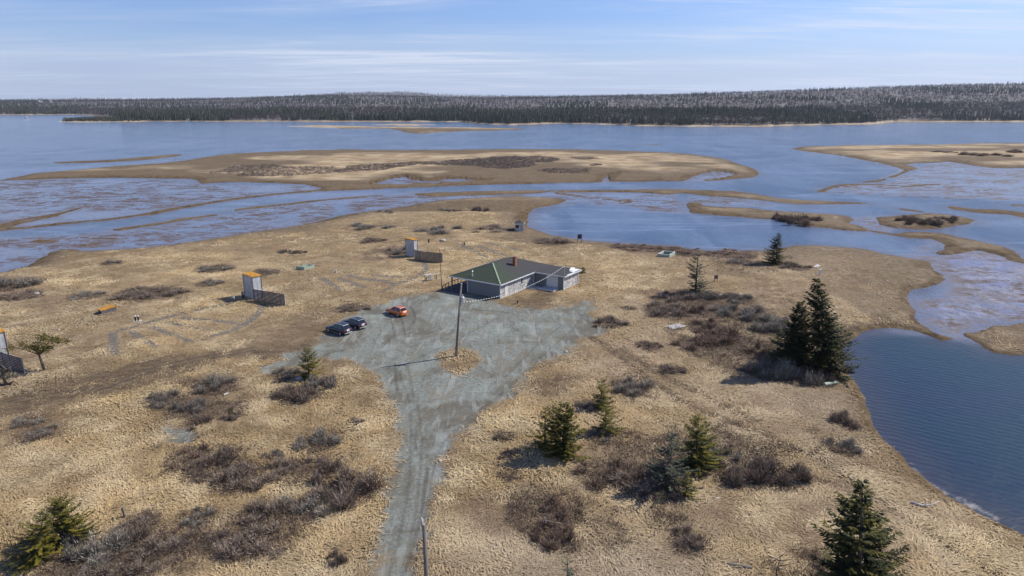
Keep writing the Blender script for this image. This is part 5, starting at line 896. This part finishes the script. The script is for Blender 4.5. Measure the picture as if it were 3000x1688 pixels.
snag('bleached_branch', 1600, 1540, [[(1588, 1548), (1594, 1528), (1600, 1524)], [(1594, 1530), (1620, 1538), (1650, 1545)], [(1598, 1533), (1604, 1560)]], M_bleach, 'bleached branch sticking out of a bush in the right field', 'branch', .06, .3)
snag('driftwood', 2700, 1485, [[(2672, 1478), (2700, 1484), (2730, 1478), (2752, 1474)], [(2700, 1484), (2715, 1472)], [(2690, 1483), (2720, 1487)], [(2680, 1484), (2706, 1478)]], M_bleach, 'grey driftwood tangle on the bank below the pond', 'driftwood', .09, .12)
st = snag('gnarled_stump', 22, 1128, [[(20, 1135), (18, 1105), (24, 1085)], [(18, 1105), (8, 1080), (-4, 1072)], [(22, 1092), (34, 1082), (46, 1085)], [(20, 1130), (40, 1118), (60, 1124)], [(20, 1128), (2, 1125), (-10, 1132)], [(24, 1086), (16, 1070)], [(26, 1088), (44, 1076)]], M_bark, 'gnarled broken stump before the left-edge screen', 'stump', .26)
T, col = twigs(np.array([[.2, .3, 1.0], [-.5, .2, 1.1], [.9, .4, .9]]), np.array([1., .8, .8]), np.array([.8, .7, .6]), 260, .03, np.random.default_rng(3), TWG+GRN[:1]); tri_mesh('twigs', T, col, M_twig, st)
def log(px0, py0, px1, py1, r, mat, label, name):
    a, b = gt(px0, py0), gt(px1, py1); o = MB().tube([(0, 0, r*.8), tuple((b-a)/2+(0, 0, r*.85)), tuple(b-a+(0, 0, r*.8))], [r, r*.96, r*.9], 12).build(name, mat, None, smooth=False, bevel=.01); o.location = a; tag(o, label, 'log')
log(2414, 1131, 2451, 1124, .26, plain('pale_green_log', (.36, .42, .31), .8), 'pale green log lying on the bank near the tall spruces', 'felled_log')
log(2132, 1657, 2202, 1669, .16, M_pole, 'dark fallen log in the grass at the bottom right', 'felled_log'); log(2095, 1463, 2112, 1458, .07, M_bleach, 'small bleached stick in the right field', 'stick')
log(668, 1678, 674, 1658, .05, M_bleach, 'thin white stick at the bottom left field', 'stick'); log(655, 1160, 668, 1155, .14, M_rock, 'pale short log above the gravel puddle', 'felled_log')
p = gt(1978, 958); pl = empty('plank_pile', p, 'heap of white weathered planks lying right of the gravel lot', 'planks', .5); rg = np.random.default_rng(2)
for k in range(7): m = MB(); a = rg.uniform(-.12, .12); y = -.75+k*.24; m.beam((-1.35+rg.uniform(-.3, .3), y, .1+k % 2*.07), (1.35+rg.uniform(-.3, .4), y+a*2, .16+k % 3*.06), .18, .05); m.build('plank', M_bleach, pl)
MB().beam((-.9, -.9, .02), (-.8, .9, .04), .12, .1).beam((.8, -.9, .02), (.85, .9, .04), .12, .1).build('bearer', M_darkw, pl)
def rock(px, py, r, label):
    p = gt(px, py); rg = np.random.default_rng(int(px)); import bmesh
    bm = bmesh.new(); bmesh.ops.create_icosphere(bm, subdivisions=2, radius=1)
    for v in bm.verts: v.co *= r*(1+.35*(vnoise(np.array([v.co.x*1.7+px]), np.array([v.co.y*1.7+v.co.z*2.3]), 3)[0]-.5)); v.co.z *= .6
    me = bpy.data.meshes.new('rock'); bm.to_mesh(me); bm.free(); me.materials.append(M_rock); o = bpy.data.objects.new('rock', me); COL.objects.link(o); o.location = p+np.array((0, 0, r*.15)); tag(o, label, 'rock')
rock(879, 1112, .55, 'pale rock at the foot of the roadside spruce'); rock(1658, 1031, .28, 'small dark rock on the right edge of the gravel lot'); rock(108, 862, .5, 'white rock in the brown brush at far left'); rock(1297, 706, .8, 'flat pale rock slab behind the far tower'); rock(2112, 867, .5, 'white rock under the small dark sign'); rock(172, 967, .22, 'white stone above the flat-topped tree'); rock(1290, 1352, .2, 'pale stone on the right road edge'); rock(432, 1518, .16, 'white stone by the bush right of the fence post')

# ------------------------------------------------------------ far wood
def far_wood():
    rg = RNG; P = []
    def sample(n, s0, s1, dmin, dmax, pw):
        s = rg.uniform(s0, s1, n); ys = np.interp(s, SH_S, SH_Y); yr = np.where(s < -.2, 3300, np.where(s > .3, 2300, 3300+(s+.2)/.5*(-1000)))
        y = ys+dmin+(yr*1.05-ys)*dmax*rg.uniform(0, 1, n)**pw; return s*y, y
    for n, a, b in ((4200, 0, .012), (20000, 0, .25), (34000, .1, 1.0)):
        x, y = sample(n, -1.15, 1.15, 8 if a == 0 else a*800, b, 1.0); P.append(np.stack([x, y], 1))
    n = 9000; s = rg.uniform(-1.15, 1.15, n); y = rg.uniform(3300, 7600, n); P.append(np.stack([s*y, y], 1))
    P = np.vstack(P); z = terrain(P[:, 0], P[:, 1]); fz, fd = far_z(P[:, 0], P[:, 1]); k = fd > 7; P, z, fd = P[k], z[k], fd[k]
    xs = rg.uniform(SPIT[:, 0].min(), SPIT[:, 0].max(), 1500); ys = rg.uniform(SPIT[:, 1].min(), SPIT[:, 1].max(), 1500); kk = sdf_poly(xs, ys, SPIT) > 6; sx, sy = xs[kk], ys[kk]; nsp = len(sx)
    P = np.vstack([P, np.stack([sx, sy], 1)]); z = np.concatenate([z, terrain(sx, sy)]); fd = np.concatenate([fd, np.full(nsp, 15.)])
    n = len(P); big = sstep(2500, 6000, P[:, 1]); cn = fbm(P[:, 0]/150, P[:, 1]/260, 4, 21)+.13*sstep(120, 15, fd)-.06; con = cn+rg.normal(0, .075, n) > .03; con[-nsp:] = rg.uniform(0, 1, nsp) < .75
    hgt = np.where(con, rg.uniform(7, 14.5, n), rg.uniform(5, 10.5, n))*(1+.6*big)*(1+.5*fbm(P[:, 0]/40, P[:, 1]/60, 3, 77)); hgt *= np.where(rg.uniform(0, 1, n) < .05, 1.3, 1); hgt[-nsp:] = rg.uniform(3.5, 7.5, nsp); rad = np.where(con, rg.uniform(1.3, 2.4, n), rg.uniform(1.8, 3.2, n))*(1+1.2*big); B = np.column_stack([P, z-.3])
    T = []; C = []
    i = np.where(con)[0]; m = len(i)
    base = np.array([(.052, .062, .038), (.07, .078, .042), (.042, .052, .034), (.09, .088, .054)])
    cc = base[rg.integers(0, 4, m)]*rg.uniform(.7, 1.3, (m, 1))
    for z0, z1, rr in ((.08, .55, 1.0), (.35, .8, .68), (.6, 1.0, .38)):
        ph = rg.uniform(0, 6.28, m)
        for k in range(5):
            a0, a1 = ph+k*1.2566, ph+(k+1)*1.2566; r0 = rad[i]*rr*rg.uniform(.7, 1.25, m); lo = z0+rg.uniform(-.05, .05, m)
            v0 = B[i]+np.stack([np.cos(a0)*r0, np.sin(a0)*r0, hgt[i]*lo], 1); v1 = B[i]+np.stack([np.cos(a1)*r0, np.sin(a1)*r0, hgt[i]*(lo+.03)], 1); tp = B[i]+np.stack([np.zeros(m), np.zeros(m), hgt[i]*z1], 1)
            T.append(np.stack([v0, v1, tp], 1)); C.append(cc*rg.uniform(.8, 1.2, (m, 1)))
    i = np.where(~con)[0]; m = len(i); base = np.array([(.088, .074, .068), (.074, .062, .056), (.10, .086, .078), (.064, .053, .047), (.09, .074, .06)])
    cc = base[rg.integers(0, 5, m)]*rg.uniform(.75, 1.25, (m, 1))
    for k in range(20):
        a = rg.uniform(0, 6.28, m); e_ = np.arcsin(rg.uniform(-.25, 1, m)); r = rad[i]*rg.uniform(.45, 1.05, m); hc_ = hgt[i]*.6; c0 = B[i]+np.stack([np.cos(a)*np.cos(e_)*r, np.sin(a)*np.cos(e_)*r, hc_+np.sin(e_)*hgt[i]*.42*rg.uniform(.6, 1.1, m)], 1)
        q = unit(rg.normal(0, 1, (m, 3))+[0, 0, .8]); sd = unit(np.cross(q, rg.normal(0, 1, (m, 3)))); sz = rg.uniform(.5, 1.25, m)[:, None]*(1+.7*big[i])[:, None]
        T.append(np.stack([c0-q*sz-sd*sz*.35, c0-q*sz*.2+sd*sz*.45, c0+q*sz], 1)); C.append(cc*rg.uniform(.8, 1.2, (m, 1)))
    for k in range(2):
        sd = np.stack([np.full(m, .16 if k else .0), np.full(m, .0 if k else .16), np.zeros(m)], 1)*(1+big[i])[:, None]; T.append(np.stack([B[i]-sd, B[i]+sd, B[i]+np.stack([np.zeros(m), np.zeros(m), hgt[i]], 1)], 1)); C.append(cc*1.25)
    o = tri_mesh('far_wood', np.vstack(T), np.vstack(C), M_wood); o['kind'] = 'stuff'; o['label'] = 'mixed wood of dark spruce and bare grey hardwood along the far shore'
far_wood()
# far houses, wind turbines and a boat
def far_house(px, py, k):
    dx, dy, dz = ray(px, py); yy = np.linspace(1500, 7000, 400); tt = yy/dy; zz = H+dz*tt; t = terrain(dx*tt, yy); j = np.argmax(t > zz); j = j if t[j] > zz[j] else 250; y = yy[j]; x = dx*tt[j]
    e = empty('far_house', (x, y, t[j]+1.5), k, 'house', .3, 'white houses on the far hillside'); s = .9
    MB().box((-5*s, -4*s, -4), (5*s, 4*s, 5*s)).build('wall', M_white, e); MB().add([(-5.5*s, -4.5*s, 5*s), (5.5*s, -4.5*s, 5*s), (5.5*s, 4.5*s, 5*s), (-5.5*s, 4.5*s, 5*s), (-5.5*s, 0, 8.4*s), (5.5*s, 0, 8.4*s)], [(0, 1, 5, 4), (2, 3, 4, 5), (0, 4, 3), (1, 2, 5)]).build('roof', M_conc, e)
for a in ((114, 300.5, 'brightest white house, left of the pair on the far hill'), (121, 303, 'white house lower right of the brightest one'), (150, 301.5, 'white house standing apart on the far hill'), (38, 303, 'white house nearest the left edge on the far hill'), (228, 296, 'small white house high on the far hill, right of the others')): far_house(*a)
def turbine(px, py, rot, label):
    D = 7200.; dx, dy, dz = ray(px, py); x = dx/dy*D; zh = H+dz*D/dy; e = empty('wind_turbine', (x, D, zh-72), label, 'wind turbine'); m = MB(); m.tube([(0, 0, -40), (0, 0, 72)], [2.6, 1.5], 10); m.build('tower', M_white, e); MB().box((-2, -6, 70.5), (2, 4, 74.5)).build('nacelle', M_white, e)
    for k in range(3): a = rot+k*2.094; m = MB(); m.beam((0, -7, 72), (math.cos(a)*40, -7, 72+math.sin(a)*40), 2.2, .7); m.build('blade', M_white, e)
turbine(306, 272, .3, 'left of two white wind turbines far on the horizon'); turbine(392, 274, 1.2, 'right of two white wind turbines far on the horizon')
p = g(77, 346, WL); e = empty('motorboat', (p[0], p[1], WL), 'small white motorboat with a wake on the far left bay', 'boat', .1)
MB().add([(-6, -1.6, 0), (-6, 1.6, 0), (3, 1.7, 0), (3, -1.7, 0), (7, 0, .2), (-6, -1.9, 1.5), (-6, 1.9, 1.5), (3, 2.0, 1.7), (3, -2.0, 1.7), (7.6, 0, 2.1)], [(0, 1, 2, 4, 3), (5, 6, 7, 9, 8), (0, 1, 6, 5), (1, 2, 7, 6), (2, 4, 9, 7), (4, 3, 8, 9), (3, 0, 5, 8)]).build('hull', M_white, e); MB().box((-2, -1.2, 1.5), (2, 1.2, 3.6)).build('cabin', M_white, e, bevel=.2)

# ------------------------------------------------------------ dry grass
def grass():
    rg = RNG; n = 270000; s = rg.uniform(-1.0, 1.0, n); v = rg.uniform(0, 1, n); y0, y1 = 40., 300.; a = -1.15; y = (y0**(a+1)+(y1**(a+1)-y0**(a+1))*v)**(1/(a+1)); x = s*y
    z, gm, dirt, path, trk, wet, land, brush = terrain(x, y, True); dirt = np.maximum(dirt, brush*.85); keep = (land > .25+y/72) & (gm < rg.uniform(.1, .75, n)**1.5) & (path < .07) & (trk < .4) & (rg.uniform(0, 1, n) > dirt*.85) & (rg.uniform(0, 1, n) > wet*np.where(y < 100, .55, .96))
    hl = np.stack([x-HB[0], y-HB[1]], 1); lx, ly = hl[:, 0]*hc+hl[:, 1]*hs, -hl[:, 0]*hs+hl[:, 1]*hc; keep &= ~((lx > -2) & (lx < 18.2) & (ly > -7.2) & (ly < 12.8))
    x, y, z, dirt, wet = x[keep], y[keep], z[keep], dirt[keep], wet[keep]; n = len(x); nb = 6; flow = fbm(x/5.5, y/5.5, 3, 40)*9+fbm(x/1.6, y/1.6, 2, 41)*5; t1 = fbm(x/9, y/9, 4, 42); t2 = fbm(x/2.2, y/2.2, 3, 43); t3 = fbm(x/38, y/38, 3, 44)
    S1 = np.array((.52, .372, .188)); S2 = np.array((.66, .515, .305)); S3 = np.array((.25, .17, .095)); S4 = np.array((.36, .285, .195))
    m = np.clip(t1*3.4+.55, 0, 1)[:, None]; c = S1*m+S3*(1-m); m = np.clip(t2*3.2+.2, 0, 1)[:, None]; c = c*(1-m)+S2*m; m = np.clip(t3*3.2+.12, 0, 1)[:, None]*.75; c = c*(1-m)+S4*m; pk = np.clip(fbm(x/16, y/16, 3, 46)*3.5-.1, 0, 1)[:, None]*.6*sstep(-5, 20, x)[:, None]; c = c*(1-pk)+np.array((.40, .285, .20))*pk; bp = np.clip(fbm(x/13, y/13, 4, 47)*5-.45, 0, 1)[:, None]*.7; c = c*(1-bp)+np.array((.20, .135, .075))*bp
    c = c*(1-(dirt*.35)[:, None]); m = (wet*.6)[:, None]; c = c*(1-m)+np.array((.22, .145, .065))*m
    R = lambda q: np.repeat(q, nb, 0); sc = R((.64+.0018*y)*rg.uniform(.6, 1.35, n)*(1-.45*dirt)*(1-.4*wet)*(1+.5*np.clip(t2*2, -.5, .8))); fx = R(flow)+rg.normal(0, .42, n*nb); bx = R(x)+rg.normal(0, .38, n*nb)*sc*1.6; by = R(y)+rg.normal(0, .38, n*nb)*sc*1.6; bz = R(z)-.04
    d = np.stack([np.cos(fx), np.sin(fx), np.zeros(n*nb)], 1); sd = np.stack([-d[:, 1], d[:, 0], np.zeros(n*nb)], 1)*(R(.017+.00038*y)*rg.uniform(.6, 1.5, n*nb))[:, None]; up = rg.uniform(.07, .36, n*nb)*np.minimum(sc, .75)*R(np.clip(1.25-y/200, .5, 1)*np.clip(.85+t1*1.8, .35, 1.3)); ln = rg.uniform(.45, 1.25, n*nb)*sc
    b = np.stack([bx, by, bz], 1); mid = b+d*(ln*.42)[:, None]; mid[:, 2] += up; tip = b+d*ln[:, None]; tip[:, 2] += up*rg.uniform(.15, 1.15, n*nb)
    V = np.stack([b-sd*.7, b+sd*.7, mid+sd, mid-sd, tip], 1).reshape(-1, 3); k = np.arange(n*nb)*5; Fq = np.stack([k, k+1, k+2, k+3], 1); Ft = np.stack([k+3, k+2, k+4], 1); fl = np.concatenate([Fq, Ft], 1).ravel(); lt = np.tile([4, 3], n*nb)
    col = np.repeat(R(c)*rg.uniform(.8, 1.14, (n*nb, 1)), 5, 0); o = link_np('dry_grass', V, fl, lt, M_grass, attrs=dict(tint=np.clip(col, 0, 1))); o['kind'] = 'stuff'; o['label'] = 'matted straw-coloured dry grass covering the near land'
grass()

# ------------------------------------------------------------ the air
hzm = bpy.data.materials.new('haze'); hzm.use_nodes = True; nt = hzm.node_tree; nt.nodes.clear(); ho = nt.nodes.new('ShaderNodeOutputMaterial'); pv = nt.nodes.new('ShaderNodeVolumePrincipled')
pv.inputs['Color'].default_value = (.75, .85, 1, 1); pv.inputs['Density'].default_value = .000045; pv.inputs['Anisotropy'].default_value = .3; nt.links.new(pv.outputs[0], ho.inputs['Volume'])
hb = MB().box((-13000, -60, -12), (13000, 9800, 260)).build('haze', hzm); hb['kind'] = 'stuff'; hb['label'] = 'faint bluish haze over the bay'
